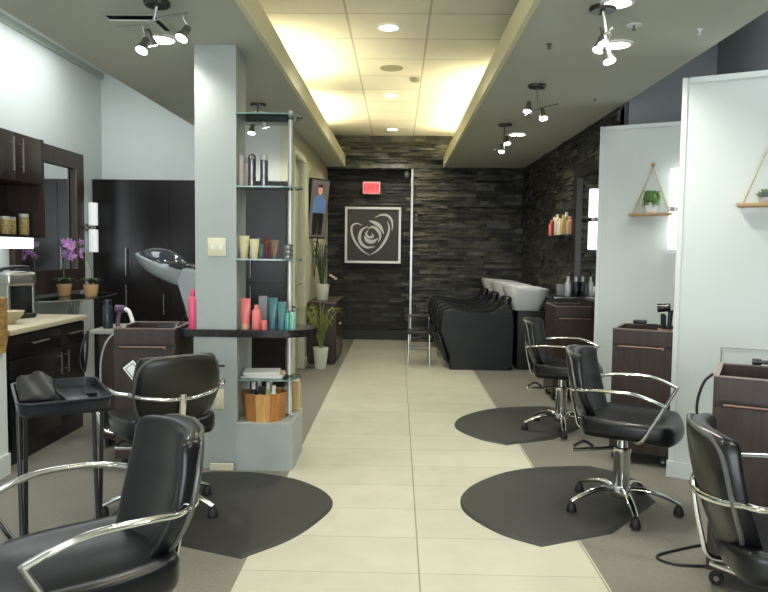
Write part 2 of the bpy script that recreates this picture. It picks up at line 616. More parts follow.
# ============================================================ ROOM FITTINGS
# --- pillar display: post, glass shelves, counter
t = thing('shelf_post', 'slim chrome post rising from the pillar ledge through the glass shelves', 'post', (-.70, 4.60, .30))
bm = B()
lathe(bm, [(.016, 0), (.016, 1.98)], 14)
obj('pole', bm, mat('pale_aluminium', (205, 206, 200), .4, .4), t)
bm = B()
lathe(bm, [(.028, 0), (.028, .01), (.016, .02), (.0, .02)], 16)
obj('floor_flange', bm, M_steel, t)
for zz, lab in ((2.235, 'empty clear glass shelf, topmost on the grey pillar'),
                (1.785, 'clear glass shelf holding silver bottles on the grey pillar'),
                (1.33, 'clear glass shelf holding cream tubes and small tins on the pillar'),
                (.565, 'lowest clear glass shelf on the pillar with magazines above basket')):
    t = thing('glass_shelf', lab, 'shelf', (-1.02, 4.58, zz), group=None)
    poly = [(0, -.14)] + [(.27 + .12 * math.cos(a), .14 * math.sin(a)) for a in [R(x) for x in range(-90, 91, 12)]] + [(0, .14)]
    bm = B()
    prism(bm, poly, -.004, .004)
    obj('glass_pane', bm, M_glass, t, smooth=False)
    bm = B()
    for i in range(len(poly) - 1):
        p, q = Vector((*poly[i], 0)), Vector((*poly[i + 1], 0))
        n = Vector((q - p).yx.to_3d()) if False else Vector(((q - p).y, -(q - p).x, 0)).normalized() * .0022
        vs = [bm.verts.new(v) for v in (p - n * 0 + Vector((0, 0, -.0045)), q + Vector((0, 0, -.0045)), q + Vector((0, 0, .0045)), p + Vector((0, 0, .0045)),
                                        p + n + Vector((0, 0, -.0045)), q + n + Vector((0, 0, -.0045)), q + n + Vector((0, 0, .0045)), p + n + Vector((0, 0, .0045)))]
        for f in ((4, 5, 6, 7), (0, 1, 5, 4), (3, 7, 6, 2)):
            bm.faces.new([vs[k] for k in f])
    obj('glass_edge', bm, M_glassedge, t, smooth=False)
    bm = B()
    lathe(bm, [(.017, -.012), (.017, .012)], 14, (.32, .02, 0))
    lathe(bm, [(.008, -.02), (.008, .02)], 10, (.385, 0, 0), M=Matrix.Rotation(PI / 2, 4, 'Y'))
    obj('clamp', bm, M_dsteel, t)

poly = []
for k in range(0, 13):
    a = R(-90 + 15 * k)
    poly.append((.36 + .20 * math.cos(a), .22 * math.sin(a)))
for k in range(0, 13):
    a = R(90 + 15 * k)
    poly.append((-.30 + .20 * math.cos(a), .22 * math.sin(a)))
# counter wraps the pillar: two pieces joined in front and behind
bm = B()
prism(bm, poly, .842, .887, M=Matrix.Translation((-1.08, 4.63, 0)))
bmesh.ops.bevel(bm, geom=[e for e in bm.edges if abs(e.verts[0].co.z - e.verts[1].co.z) < 1e-6], offset=.008, segments=2, affect='EDGES')
o = obj('pillar_counter', bm, M_blackslab)
tag(o, 'glossy black rounded counter slab running around the grey pillar', 'counter')

for nm, x0, x1, y0, y1, lab in (('light_switch', 208, 226, 238, 256, 'ivory light switch plate at head height on the grey pillar'),
                                ('wall_outlet', 212, 224, 389, 409, 'ivory outlet plate low on the grey pillar')):
    Yc = 4.45 if nm == 'light_switch' else 4.42
    a, b = at(x0, y1, Yc), at(x1, y0, Yc)
    t = thing(nm, lab, 'switch' if 'switch' in nm else 'outlet', ((a.x + b.x) / 2, Yc, (a.z + b.z) / 2))
    w, h = (b.x - a.x) / 2, (b.z - a.z) / 2
    bm = B()
    box(bm, -w, w, -.007, 0, -h, h, bev=.002)
    obj('plate', bm, M_ivory, t)
    bm = B()
    for dx in ((-w * .45, w * .45) if nm == 'light_switch' else (0,)):
        for dz in ((0,) if nm == 'light_switch' else (-h * .4, h * .4)):
            box(bm, dx - w * .16, dx + w * .16, -.012, -.007, dz - h * .25, dz + h * .25)
    obj('rocker' if nm == 'light_switch' else 'socket', bm, M_whitep, t, smooth=False)


# --- bottles and tubes ------------------------------------------------------
def bottle(name, label, cat, px, base_z, Y, w, h, body, cap, kind='bottle', group=None, yoff=0.0):
    x = at(px, 250, Y).x
    t = thing(name, label, cat, (x, Y + yoff, base_z), random.uniform(-.3, .3), group)
    r = w / 2
    bm = B()
    if kind == 'bottle':
        lathe(bm, [(r * .95, 0), (r, .006), (r, h * .74), (r * .8, h * .8), (r * .45, h * .83)], 20)
        obj('body', bm, body, t)
        bm = B()
        lathe(bm, [(r * .5, h * .83), (r * .55, h * .84), (r * .5, h * .97), (r * .3, h)], 16)
        obj('cap', bm, cap, t)
    elif kind == 'round':      # straight can with domed cap, like an aerosol
        lathe(bm, [(r * .96, 0), (r, .006), (r, h * .30), (r * .94, h * .31), (r * .94, h * .80), (r * .97, h * .81)], 20)
        obj('body', bm, body, t)
        bm = B()
        lathe(bm, [(r * .97, h * .81), (r * .95, h * .90), (r * .7, h * .97), (r * .2, h)], 20)
        obj('cap', bm, cap, t)
    elif kind == 'tube':       # standing on its cap, flattened crimped top
        for i in range(1):
            rings = []
            for k, (rx, ry, z) in enumerate(((r * .72, r * .72, h * .16), (r * .8, r * .75, h * .2), (r * .92, r * .6, h * .5), (r, r * .3, h * .85), (r * 1.02, r * .08, h * .93), (r * 1.02, r * .06, h))):
                rings.append([bm.verts.new((rx * math.cos(2 * PI * j / 18), ry * math.sin(2 * PI * j / 18), z)) for j in range(18)])
            for A, C in zip(rings, rings[1:]):
                for j in range(18):
                    bm.faces.new((A[j], A[(j + 1) % 18], C[(j + 1) % 18], C[j]))
            bm.faces.new(rings[0][::-1])
            bm.faces.new(rings[-1])
        obj('body', bm, body, t)
        bm = B()
        lathe(bm, [(r * .74, 0), (r * .76, .003), (r * .74, h * .16)], 18)
        obj('cap', bm, cap, t)
    elif kind == 'jar':
        lathe(bm, [(r * .94, 0), (r, .004), (r, h * .66), (r * .9, h * .7)], 20)
        obj('body', bm, body, t)
        bm = B()
        lathe(bm, [(r * 1.02, h * .66), (r * 1.03, h * .97), (r * .98, h)], 20)
        obj('lid', bm, cap, t)
    elif kind == 'pump':
        lathe(bm, [(r * .95, 0), (r, .005), (r, h * .68), (r * .6, h * .74), (r * .35, h * .76)], 20)
        obj('body', bm, body, t)
        bm = B()
        lathe(bm, [(r * .42, h * .75), (r * .42, h * .83), (r * .15, h * .84), (r * .15, h * .93)], 14)
        box(bm, -r * .3, r * .9, -r * .2, r * .2, h * .92, h * .99)
        obj('pump_head', bm, cap, t)
    return t


M_pk = mat('coral_tube', (222, 120, 118), .4)
M_pk2 = mat('pink_bottle', (214, 82, 116), .35)
M_peach = mat('peach_cap', (222, 168, 138), .4)
M_teal = mat('teal_tube', (72, 116, 122), .35, var=.1)
M_aqua = mat('aqua_bottle', (84, 160, 148), .35)
M_green2 = mat('mint_bottle', (134, 190, 172), .35)
M_creamt = mat('cream_tube', (208, 200, 158), .45, var=.1, vscale=40)
M_brownj = mat('brown_jar', (120, 92, 74), .4, var=.2, vscale=40)
M_greyj = mat('grey_jar', (80, 88, 84), .35)
M_redd = mat('dark_red_bottle', (112, 44, 50), .35)
M_whiteb = mat('pearl_white', (226, 214, 208), .35)
M_pewter = mat('pewter', (120, 116, 118), .25, .8)
M_tin = mat('tin_stripe', (150, 152, 148), .3, .6)
M_gbox = mat('grey_carton', (136, 132, 140), .5)

Zs = 1.790
bottle('spray_can', 'tall pearl white can, nearest the pillar on its glass shelf', 'bottle', 240.5, Zs, 4.56, .045, .205, M_whiteb, M_whiteb, 'round', 'cans on the upper glass shelf')
bottle('spray_can', 'slim white can squeezed behind the row of pewter cans', 'bottle', 246.5, Zs, 4.64, .036, .195, M_whiteb, M_silverpaint, 'round', 'cans on the upper glass shelf')
bottle('spray_can', 'dark pewter can with lavender sheen beside the slim white can', 'bottle', 252.0, Zs, 4.54, .052, .21, M_pewter, M_pewter, 'round', 'cans on the upper glass shelf')
bottle('spray_can', 'pewter can standing farthest from the pillar on upper shelf', 'bottle', 264.0, Zs, 4.54, .052, .21, M_pewter, M_silverpaint, 'round', 'cans on the upper glass shelf')
Zs = 1.335
bottle('cream_tube', 'taller cream coloured tube next to the grey pillar', 'tube', 244, Zs, 4.52, .065, .145, M_creamt, M_creamt, 'tube', 'products on the middle glass shelf')
bottle('cream_tube', 'shorter cream coloured tube with mottled print on glass shelf', 'tube', 254.5, Zs, 4.50, .06, .125, M_creamt, M_creamt, 'tube', 'products on the middle glass shelf')
bottle('styling_jar', 'small dark grey jar beside the two cream tubes', 'jar', 261.5, Zs, 4.52, .05, .095, M_greyj, M_greyj, 'jar', 'products on the middle glass shelf')
bottle('styling_bottle', 'dark red bottle standing behind the small jars', 'bottle', 266.5, Zs, 4.60, .042, .15, M_redd, M_redd, 'bottle', 'products on the middle glass shelf')
bottle('styling_jar', 'brown and tan jar in the middle of the glass shelf', 'jar', 275, Zs, 4.53, .055, .12, M_brownj, M_greyj, 'tube', 'products on the middle glass shelf')
t = bottle('product_tin', 'stack of round dark and silver striped tins at shelf end', 'tin', 288.5, Zs, 4.50, .058, .03, M_tin, M_greyj, 'jar', 'products on the middle glass shelf')
for k in range(1, 3):
    bm = B()
    lathe(bm, [(.027, 0), (.029, .003), (.029, .02)], 20, (0, 0, k * .031))
    obj('body', bm, M_tin, t)
    bm = B()
    lathe(bm, [(.0298, .02), (.0298, .030), (.028, .0305)], 20, (0, 0, k * .031))
    obj('lid', bm, M_greyj, t)
Zs = .887
bottle('product_tube', 'coral tube with peach cap, closest to the pillar on black counter', 'tube', 245.5, Zs, 4.50, .07, .195, M_pk, M_peach, 'tube', 'products on the black counter')
bottle('product_bottle', 'pink bottle beside the coral tube on the black counter', 'bottle', 256.5, Zs, 4.49, .058, .155, M_pk, M_pk, 'bottle', 'products on the black counter')
t = thing('product_box', 'tall plain grey carton behind the pink bottle', 'box', (at(262, 250, 4.62).x, 4.66, Zs), .15)
bm = B(); box(bm, -.028, .028, -.02, .02, 0, .20, bev=.002)
obj('carton', bm, M_gbox, t)
bottle('product_jar', 'little pink jar in front of the teal tubes', 'jar', 264.5, Zs, 4.46, .036, .06, M_pk, M_pk, 'jar', 'products on the black counter')
bottle('product_tube', 'taller dark teal tube on the black counter', 'tube', 273, Zs, 4.53, .066, .20, M_teal, M_teal, 'tube', 'products on the black counter')
bottle('product_tube', 'shorter dark teal tube next to the taller one', 'tube', 282.2, Zs, 4.51, .060, .175, M_teal, M_teal, 'tube', 'products on the black counter')
bottle('product_bottle', 'small aqua bottle between teal tube and pump bottle', 'bottle', 288, Zs, 4.50, .034, .125, M_aqua, M_teal, 'bottle', 'products on the black counter')
bottle('pump_bottle', 'mint green bottle with black pump at the counter end', 'bottle', 293, Zs, 4.49, .036, .15, M_green2, M_plastic, 'pump', 'products on the black counter')
bottle('product_bottle', 'tall hot pink bottle alone on the counter end by the steamer', 'bottle', 192.5, Zs, 4.46, .056, .25, M_pk2, M_pk2, 'bottle', 'products on the black counter')

# magazines on the lowest shelf
Zs = .570
for k, (m, w, dx) in enumerate(((M_paper, .26, 0), (M_kraft, .24, .01), (M_paper, .23, -.01))):
    t = thing('magazine', ['white magazine at the bottom of the pile on lowest glass shelf', 'tan covered magazine in the middle of the small pile',
                           'pale magazine lying on top of the small pile'][k], 'magazine', (-.865 + dx, 4.57, Zs + k * .0125), .06 * k, 'magazines on the lowest glass shelf')
    bm = B(); box(bm, -w / 2, w / 2, -.09, .09, 0, .012)
    obj('pages', bm, M_paper, t, smooth=False)
    bm = B(); box(bm, -w / 2 - .002, w / 2 + .002, -.092, .092, .0105, .0123)
    obj('cover', bm, [m], t, smooth=False)
# octagonal basket
t = thing('wooden_basket', 'octagonal basket of orange-brown wooden staves on the pillar ledge', 'basket', (-.855, 4.55, .301))
Nn = 10
for k in range(Nn):
    a0, a1 = 2 * PI * k / Nn + .1, 2 * PI * (k + 1) / Nn + .1
    bm = B()
    r1, r2 = .142, .124
    poly = [(r1 * .93 * math.cos(a0), r1 * .93 * math.sin(a0)), (r1 * .93 * math.cos(a1), r1 * .93 * math.sin(a1)), (r2 * .93 * math.cos(a1), r2 * .93 * math.sin(a1)), (r2 * .93 * math.cos(a0), r2 * .93 * math.sin(a0))]
    prism(bm, poly, 0, .175)
    for v in bm.verts:
        f = 1 + .12 * v.co.z / .175
        v.co.x *= f
        v.co.y *= f
    obj('stave', bm, M_bask2 if k % 3 == 1 else M_bask, t, smooth=False)
bm = B()
lathe(bm, [(.12, .004), (.12, .012)], 20)
obj('bottom', bm, M_bask, t)
bk = [(-.06, -.05, M_plastic, M_whitep, .23, 'black bottle with white cap in the wooden basket'),
      (-.015, -.07, M_scr_dark, M_plastic, .205, 'dark bottle with dark cap near basket rim'),
      (.03, -.03, mat('green_white_bottle', (150, 180, 120), .4), M_whitep, .225, 'pale green bottle with white cap in the basket'),
      (.07, -.055, M_whitep, M_whitep, .21, 'plain white bottle in the basket close to chrome post'),
      (-.04, .03, M_whitep, M_whitep, .245, 'tall white bottle at the back of the basket'),
      (.03, .05, M_peach, M_whitep, .24, 'peach bottle at the back of the basket'),
      (-.085, .01, M_gbox, M_plastic, .22, 'grey bottle against the pillar side of the basket')]
for dx, dy, m1, m2, h, lab in bk:
    t = thing('toiletry_bottle', lab, 'bottle', (-.855 + dx, 4.55 + dy, .315), random.random(), 'bottles in the wooden basket')
    bm = B(); lathe(bm, [(.019, 0), (.02, .005), (.02, h * .75), (.012, h * .8)], 16); obj('body', bm, m1, t)
    bm = B(); lathe(bm, [(.014, h * .8), (.014, h)], 14); obj('cap', bm, m2, t)
t = thing('paper_bag', 'small tan kraft bag behind the chrome post on the ledge', 'bag', (-.683, 4.79, .301))
bm = B()
rbox(bm, .03, .045, .105, .012, 6, lambda p: (p.x * (1 - .25 * (p.z > .06)), p.y * (1 + .04 * math.sin(p.z * 60)), p.z + .105))
obj('bag_body', bm, M_kraft, t)
bm = B(); box(bm, -.018, .018, -.046, .046, .205, .222, bev=.004)
obj('folded_top', bm, M_paper, t)

# ------------------------------------------------------------ tall cupboards
t = thing('tall_cabinet', 'wall of tall black espresso cupboards below the white back wall', 'cabinet', (0, 7.05, 0))
X0, X1, H = -3.048, -1.115, at(140, 179.5, 7.05).z
bm = B(); box(bm, X0, X1, .02, .24, .08, H)
box(bm, X0 + .02, X1 - .02, .05, .24, 0, .08)
obj('body', bm, M_espresso, t, smooth=False)
xs = [X0, X0 + .385, X0 + .77, X0 + 1.15, X0 + 1.42, X1]
for i in range(5):
    for (z0, z1) in ((.09, 1.055), (1.06, H - .004)):
        bm = B(); box(bm, xs[i] + .0015, xs[i + 1] - .0015, 0, .019, z0, z1, bev=.001)
        dr = obj('door', bm, M_espresso, t, smooth=False)
        if i in (0, 1, 4):
            xh = {0: at(125, 260, 7.0).x, 1: at(163, 300, 7.0).x, 4: at(250, 270, 7.0).x}[i]
            hl = .14 if i != 1 else .10
            zc = (1.25 if z0 > 1 else .885) if i != 1 else .83
            if i == 1 and z0 > 1:
                continue
            bm = B()
            tube(bm, [(xh, -.032, zc - hl), (xh, -.032, zc + hl)], .0065)
            for zz in (-.07, .07):
                tube(bm, [(xh, -.032, zc + zz), (xh, 0, zc + zz)], .004, 8)
            obj('handle', bm, M_steel, dr)
# dark filler behind column gap up to corridor wall handled by the same cabinet

# hair processor (hood) on stand
hd = thing('hair_processor', 'silver and smoke hooded hair processor on a stand before black cupboards', 'hair dryer', (-1.98, 5.95, 0))
bm = B()
Mh = Matrix.Translation((.0, 0, 1.265)) @ Matrix.Rotation(R(20), 4, 'Y')


def hoodtop(p):
    return (p.x, p.y, p.z)


# upper smoke shell
n1, n2 = 24, 10
rings = []
for j in range(n2 + 1):
    ph = PI / 2 * j / n2
    ring = []
    for i in range(n1):
        th = 2 * PI * i / n1
        rx = .215 * math.cos(ph)
        ry = .165 * math.cos(ph)
        ring.append(bm.verts.new(Mh @ Vector((rx * math.cos(th) + .03 * math.sin(ph), ry * math.sin(th), .13 * math.sin(ph) + .0))))
    rings.append(ring)
for A, C in zip(rings, rings[1:]):
    for i in range(n1):
        bm.faces.new((A[i], A[(i + 1) % n1], C[(i + 1) % n1], C[i]))
bm.faces.new(rings[0][::-1])
bmesh.ops.remove_doubles(bm, verts=bm.verts, dist=1e-4)
obj('smoke_visor', bm, M_hoodd, hd)
bm = B()
rings = []
for (s, z) in ((1.06, .012), (1.09, 0), (1.05, -.03), (.95, -.065), (.78, -.10), (.55, -.12)):
    rings.append([bm.verts.new(Mh @ Vector((.215 * s * math.cos(2 * PI * i / n1) + (1.06 - s) * .22, .165 * s * math.sin(2 * PI * i / n1), z))) for i in range(n1)])
for A, C in zip(rings, rings[1:]):
    for i in range(n1):
        bm.faces.new((A[i], A[(i + 1) % n1], C[(i + 1) % n1], C[i]))
bm.faces.new(rings[0])
bm.faces.new(rings[-1][::-1])
obj('hood_shell', bm, M_hoodg, hd)
bm = B()
prof = [(.12, 1.17), (.20, 1.235), (.34, 1.20), (.38, 1.08), (.37, .80), (.23, .80), (.19, .98)]
vsA = [bm.verts.new((x, -.09, z)) for x, z in prof]
vsB = [bm.verts.new((x, .09, z)) for x, z in prof]
bm.faces.new(vsA); bm.faces.new(vsB[::-1])
for i in range(len(prof)):
    bm.faces.new((vsA[i], vsA[(i + 1) % len(prof)], vsB[(i + 1) % len(prof)], vsB[i]))
bmesh.ops.bevel(bm, geom=list(bm.edges), offset=.015, segments=3, affect='EDGES')
obj('control_housing', bm, M_hoodg, hd)
bm = B()
tube(bm, smooth_pts([(.15, 0, 1.23), (.24, 0, 1.25), (.36, 0, 1.19)], 6), .035, 12, flat=.5)
obj('hinge_cover', bm, M_dsteel, hd)
bm = B()
lathe(bm, [(.022, .08), (.022, .82)], 14, (.28, 0, 0))
obj('stand_pole', bm, M_dsteel, hd)
for k in range(5):
    a = 2 * PI * k / 5
    bm = B()
    tube(bm, [(.28, 0, .10), (.28 + .27 * math.cos(a), .27 * math.sin(a), .06)], [.022, .014], 8)
    lg = obj('leg', bm, M_dsteel, hd)
    bm = B()
    lathe(bm, [(.025, -.012), (.025, .012)], 14, (.28 + .27 * math.cos(a), .27 * math.sin(a), .025), M=Matrix.Rotation(PI / 2, 4, 'X'))
    obj('caster', bm, M_rubber, lg)

# ------------------------------------------------------- left wall station
# base cabinets with counter
t = thing('base_cabinet', 'low black-brown base cabinet under the beige counter', 'cabinet', (0, 0, 0))
cx0, cx1, cy0, cy1 = -3.03, -2.44, 4.36, 5.42
bm = B()
box(bm, cx0, cx1, cy0, cy1, .10, .835)
box(bm, cx0, cx1 + .0, cy0 + .0, cy1, .0, .10)
obj('body', bm, M_espresso2, t, smooth=False)
for k in range(2):
    y0, y1 = ((cy0 + .01, 5.035), (5.04, cy1 - .005))[k]
    yh = y1 - .05 if k == 0 else y0 + .05
    for (z0, z1, zc) in ((.385, .675, .565), (.11, .38, .27)):
        bm = B(); box(bm, cx1, cx1 + .02, y0, y1, z0, z1, bev=.002)
        dr = obj('door', bm, M_espresso2, t)
        bm = B()
        tube(bm, [(cx1 + .05, yh, zc - .08), (cx1 + .05, yh, zc + .08)], .0065)
        for dz in (-.05, .05):
            tube(bm, [(cx1 + .05, yh, zc + dz), (cx1 + .02, yh, zc + dz)], .004, 8)
        obj('handle', bm, M_steel, dr)
    bm = B(); box(bm, cx1, cx1 + .02, y0, y1, .68, .825, bev=.002)
    dr = obj('drawer', bm, M_espresso2, t)
    bm = B()
    ym = (y0 + y1) / 2
    tube(bm, [(cx1 + .05, ym - .1, .76), (cx1 + .05, ym + .1, .76)], .006)
    for dy in (-.07, .07):
        tube(bm, [(cx1 + .05, ym + dy, .76), (cx1 + .02, ym + dy, .76)], .004, 8)
    obj('handle', bm, M_steel, dr)
bm = B(); box(bm, cx0, cx1 + .04, cy0 - .02, cy1 + .01, .837, .872, bev=.004)
o = obj('countertop', bm, M_counter); tag(o, 'beige laminate countertop holding the coffee maker', 'countertop')
# upper cabinet: doors above, open niche below
t = thing('wall_cabinet', 'dark wooden wall cabinet with paired steel handles above the coffee maker', 'cabinet', (0, 0, 0))
UCZ = atx(20, 133, -2.75).z
bm = B()
box(bm, -3.04, -2.77, 4.30, 5.48, 1.86, UCZ)
box(bm, -3.04, -2.75, 5.46, 5.50, 1.46, UCZ)
box(bm, -3.04, -2.75, 4.30, 4.32, 1.46, UCZ)
box(bm, -3.04, -3.02, 4.32, 5.46, 1.46, 1.86)
obj('body', bm, M_wood, t, smooth=False)
bm = B(); box(bm, -3.02, -2.76, 4.32, 5.46, 1.46, 1.48)
obj('shelf', bm, M_espresso2, t, smooth=False)
for k in range(3):
    y0, y1 = ((4.31, 4.68), (4.685, 5.075), (5.08, 5.465))[k]
    bm = B(); box(bm, -2.768, -2.75, y0, y1, 1.865, UCZ - .004, bev=.002)
    dr = obj('door', bm, M_wood, t)
    yh = y1 - .06 if k < 2 else y0 + .06
    bm = B()
    tube(bm, [(-2.72, yh, 1.93), (-2.72, yh, 2.17)], .007)
    for zc in (1.97, 2.13):
        tube(bm, [(-2.72, yh, zc), (-2.75, yh, zc)], .004, 8)
    obj('handle', bm, M_steel, dr)
o = obj('under_cabinet_light', boxes([(-3.0, -2.80, 4.35, 5.42, 1.378, 1.458)], bev=.006), M_sconce)
tag(o, 'bright white light box fixed beneath the wall cabinet', 'light')
M_spice = mat('spice_fill', (170, 150, 100), .5, var=.5, vscale=60)
M_lid = mat('jar_lid', (205, 205, 195), .35)
for k in range(6):
    Y = 5.39 - k * .13
    t = thing('spice_jar', 'small glass spice jar with pale lid inside the dark wall cabinet niche', 'jar', (-2.86 - .03 * (k % 2), Y, 1.481), group='spice jars in the wall cabinet niche')
    h = .16 if k in (0, 3) else .13
    bm = B(); lathe(bm, [(.036, 0), (.038, .005), (.038, h * .8), (.033, h * .84)], 16)
    obj('jar_body', bm, M_spice, t)
    bm = B(); lathe(bm, [(.036, h * .84), (.036, h)], 16)
    obj('lid', bm, M_lid, t)
# framed station mirror
t = thing('wall_mirror', 'tall mirror in a broad dark wooden frame behind the orchids', 'mirror', (XL, 0, 0))
y0, y1, z0, z1 = 5.52, 6.76, .99, atx(70, 151, -3.0).z
bm = B()
box(bm, .0, .05, y1 - .17, y1, z0, z1)
box(bm, .0, .05, y0, y0 + .10, z0, z1)
box(bm, .0, .05, y0 + .10, y1 - .17, z1 - .15, z1)
box(bm, .0, .05, y0 + .10, y1 - .17, z0, z0 + .20)
obj('frame', bm, M_wood, t, smooth=False)
bm = B(); box(bm, .004, .02, y0 + .1, y1 - .17, z0 + .2, z1 - .15)
obj('mirror_pane', bm, M_mirror, t, smooth=False)
bm = B(); box(bm, .05, .06, y1 - .185, y1 - .17, z0 + .2, z1 - .15)
obj('inner_bead', bm, wood('lighter_bead', (120, 96, 76)), t, smooth=False)


def sconce(label, loc, rotz, h, m, r=.045):
    t = thing('wall_sconce', label, 'lamp', loc, rotz, 'paired tube sconces')
    for s in (-1, 1):
        bm = B()
        z0 = .02 if s > 0 else -h / 2
        lathe(bm, [(r * .9, z0), (r, z0 + .004), (r, z0 + h / 2 - .024), (r * .9, z0 + h / 2 - .02)], 20)
        obj('tube_shade', bm, m, t)
    bm = B()
    for dx in (-.028, .028):
        lathe(bm, [(.012, -.022), (.012, .022)], 12, (dx, 0, 0))
    box(bm, -.01, .01, 0, .065, -.012, .012)
    lathe(bm, [(.035, 0), (.035, .012)], 18, (0, .06, 0), M=Matrix.Rotation(-PI / 2, 4, 'X'))
    obj('bracket', bm, M_steel, t)
    return t


p = at(91, 227.5, 6.92)
sconce('unlit pair of white tube lamps between the wooden mirror and black cupboards', (XL + .075, 6.90, p.z), R(90), .48, M_sconce2, .043)
p = at(596, 221, 6.75)
sconce('lit white tube lamp on the stone wall behind the far partition', (1.755, 6.45, p.z), R(-90), .54, M_sconce)
# on the far partition: foot of the bracket on its face
q = P1 @ Vector((.625, -.075, 0))
p = at(675.5, 209, q.y)
sconce('lit white tube lamp on the far partition beside the potted grass shelf', (q.x, q.y, p.z), ANG, .64, M_sconce, .052)

# glass shelf under the mirror, orchids
t = thing('glass_console', 'glass console shelf on a chrome leg below the wooden mirror', 'shelf', (0, 0, 0))
bm = B()
prism(bm, [(-2.99, 5.5), (-2.72, 5.52), (-2.60, 5.75), (-2.58, 6.2), (-2.64, 6.6), (-2.99, 6.75)], .955, .965)
obj('glass_top', bm, glass_mat('console_glass', (.45, .52, .52)), t, smooth=False)
bm = B()
tube(bm, [(-2.88, 6.2, 0), (-2.88, 6.2, .955)], .016, 12)
lathe(bm, [(.06, 0), (.06, .008), (.016, .012)], 20, (-2.88, 6.2, 0))
obj('leg', bm, M_chrome, t)
bm = B(); tube(bm, [(-2.99, 5.52, .96), (-2.72, 5.515, .96), (-2.595, 5.75, .96), (-2.575, 6.2, .96), (-2.635, 6.605, .96), (-2.99, 6.755, .96)], .006, 8)
obj('edge_rim', bm, M_steel, t)


def orchid(label, loc, pot_h, spike, petals, lean):
    t = thing('potted_orchid', label, 'plant', loc, group=None)
    bm = B()
    lathe(bm, [(.046, 0), (.05, .006), (.064, pot_h), (.056, pot_h), (.05, pot_h - .02), (0, pot_h - .02)], 24)
    obj('pot', bm, M_terra, t)
    bm = B()
    for k in range(7):
        a = 2 * PI * k / 7 + .3
        L = .105 + .025 * (k % 2)
        pts = [Vector((0, 0, pot_h)), Vector((.4 * L * math.cos(a), .4 * L * math.sin(a), pot_h + .05)), Vector((L * math.cos(a), L * math.sin(a), pot_h + .03))]
        pts = smooth_pts(pts, 5)
        rr = [.004 + .02 * math.sin(PI * min(.95, i / (len(pts) - 1) + .05)) for i in range(len(pts))]
        tube(bm, pts, rr, 8, flat=.15)
    obj('leaves', bm, M_leafd, t)
    bm = B()
    tip = Vector((lean * .1, 0, spike))
    sp = smooth_pts([(0, 0, pot_h - .02), (0, 0, spike * .6), tip + Vector((0, 0, .02)), tip + Vector((lean * .12, 0, -.03))], 6)
    tube(bm, sp, .004, 6)
    obj('stem', bm, M_leaf, t)
    for k in range(petals):
        c = tip + Vector((random.uniform(-.05, .05) + lean * .03, random.uniform(-.05, .05), random.uniform(-.12, .04)))
        bm = B()
        az = random.uniform(0, 2 * PI)
        Mf = Matrix.Translation(c) @ Matrix.Rotation(az, 4, 'Z') @ Matrix.Rotation(R(70), 4, 'X')
        for j in range(5):
            a = 2 * PI * j / 5
            vs = [bm.verts.new(Mf @ Vector((1.15 * r_ * math.cos(a + d_), r_ * math.sin(a + d_), z_))) for r_, d_, z_ in ((.003, 0, 0), (.02, -.5, .004), (.033, 0, .008), (.02, .5, .004))]
            bm.faces.new(vs)
            vs2 = [bm.verts.new(v.co + Mf.to_3x3() @ Vector((0, 0, -.003))) for v in vs]
            bm.faces.new(vs2[::-1])
            for i in range(4):
                bm.faces.new((vs[i], vs2[i], vs2[(i + 1) % 4], vs[(i + 1) % 4]))
        obj('flower', bm, M_petal, t)
    return t


p = at(64.5, 299, 6.12)
orchid('purple orchid in a tan pot, nearer to the coffee maker', (p.x, p.y, .966), .105, .44, 14, .3)
p = at(91, 299, 6.10)
orchid('purple orchid in a tan pot at the console edge, flowers leaning back', (p.x, p.y, .966), .105, .43, 14, -1.0)

# coffee maker, bowl, basket
t = thing('coffee_maker', 'silver single-cup coffee maker with black lid on the beige counter', 'coffee maker', (-2.80, 5.12, .873), R(-25))
bm = B()
rbox(bm, .11, .12, .055, .03, 8, lambda p: (p.x, p.y, p.z + .285))
obj('brew_head', bm, M_steel, t)
bm = B()
rbox(bm, .05, .11, .155, .025, 8, lambda p: (p.x - .075, p.y, p.z + .155))
for s in (-1, 1):
    rbox(bm, .08, .015, .15, .012, 6, lambda p, s=s: (p.x + .01, p.y + s * .10, p.z + .15))
obj('housing', bm, M_steel, t)
bm = B(); box(bm, -.02, .0, -.085, .085, .05, .24)
obj('dark_cavity', bm, M_plastic, t, smooth=False)
bm = B(); rbox(bm, .105, .11, .02, .015, 6, lambda p: (p.x, p.y, p.z + .018))
obj('drip_tray', bm, M_plastic, t)
bm = B(); tube(bm, smooth_pts([(-.09, -.08, .335), (.04, -.085, .365), (.10, 0, .372), (.04, .085, .365), (-.09, .08, .335)], 6), .013, 8)
obj('lid_handle', bm, M_plastic, t)
p = atz(10, 318, .873)
t = thing('serving_bowl', 'pale ceramic bowl in front of the silver coffee maker', 'bowl', (-2.62, 4.72, .873))
bm = B()
lathe(bm, [(.035, 0), (.04, .008), (.085, .055), (.10, .085), (.094, .085), (.078, .055), (.03, .015), (0, .014)], 28)
obj('bowl', bm, M_counter, t)

t = thing('wicker_basket', 'tall gold-brown wicker basket standing on the low white wall stub', 'basket', (-2.44, 4.17, .767))
bm = B()
for k in range(22):
    z = .012 * k * 1.25
    f = .9 + .1 * min(1, k / 5)
    pts = [(.105 * f * math.cos(2 * PI * j / 20), .055 * f * math.sin(2 * PI * j / 20), z) for j in range(20)]
    tube(bm, pts, .0095, 6, closed=True)
obj('woven_body', bm, M_wicker, t)
bm = B(); lathe(bm, [(.05, -.005), (.088, 0), (.088, .01)], 20, sx=1, sy=.55)
obj('basket_bottom', bm, M_wicker, t)

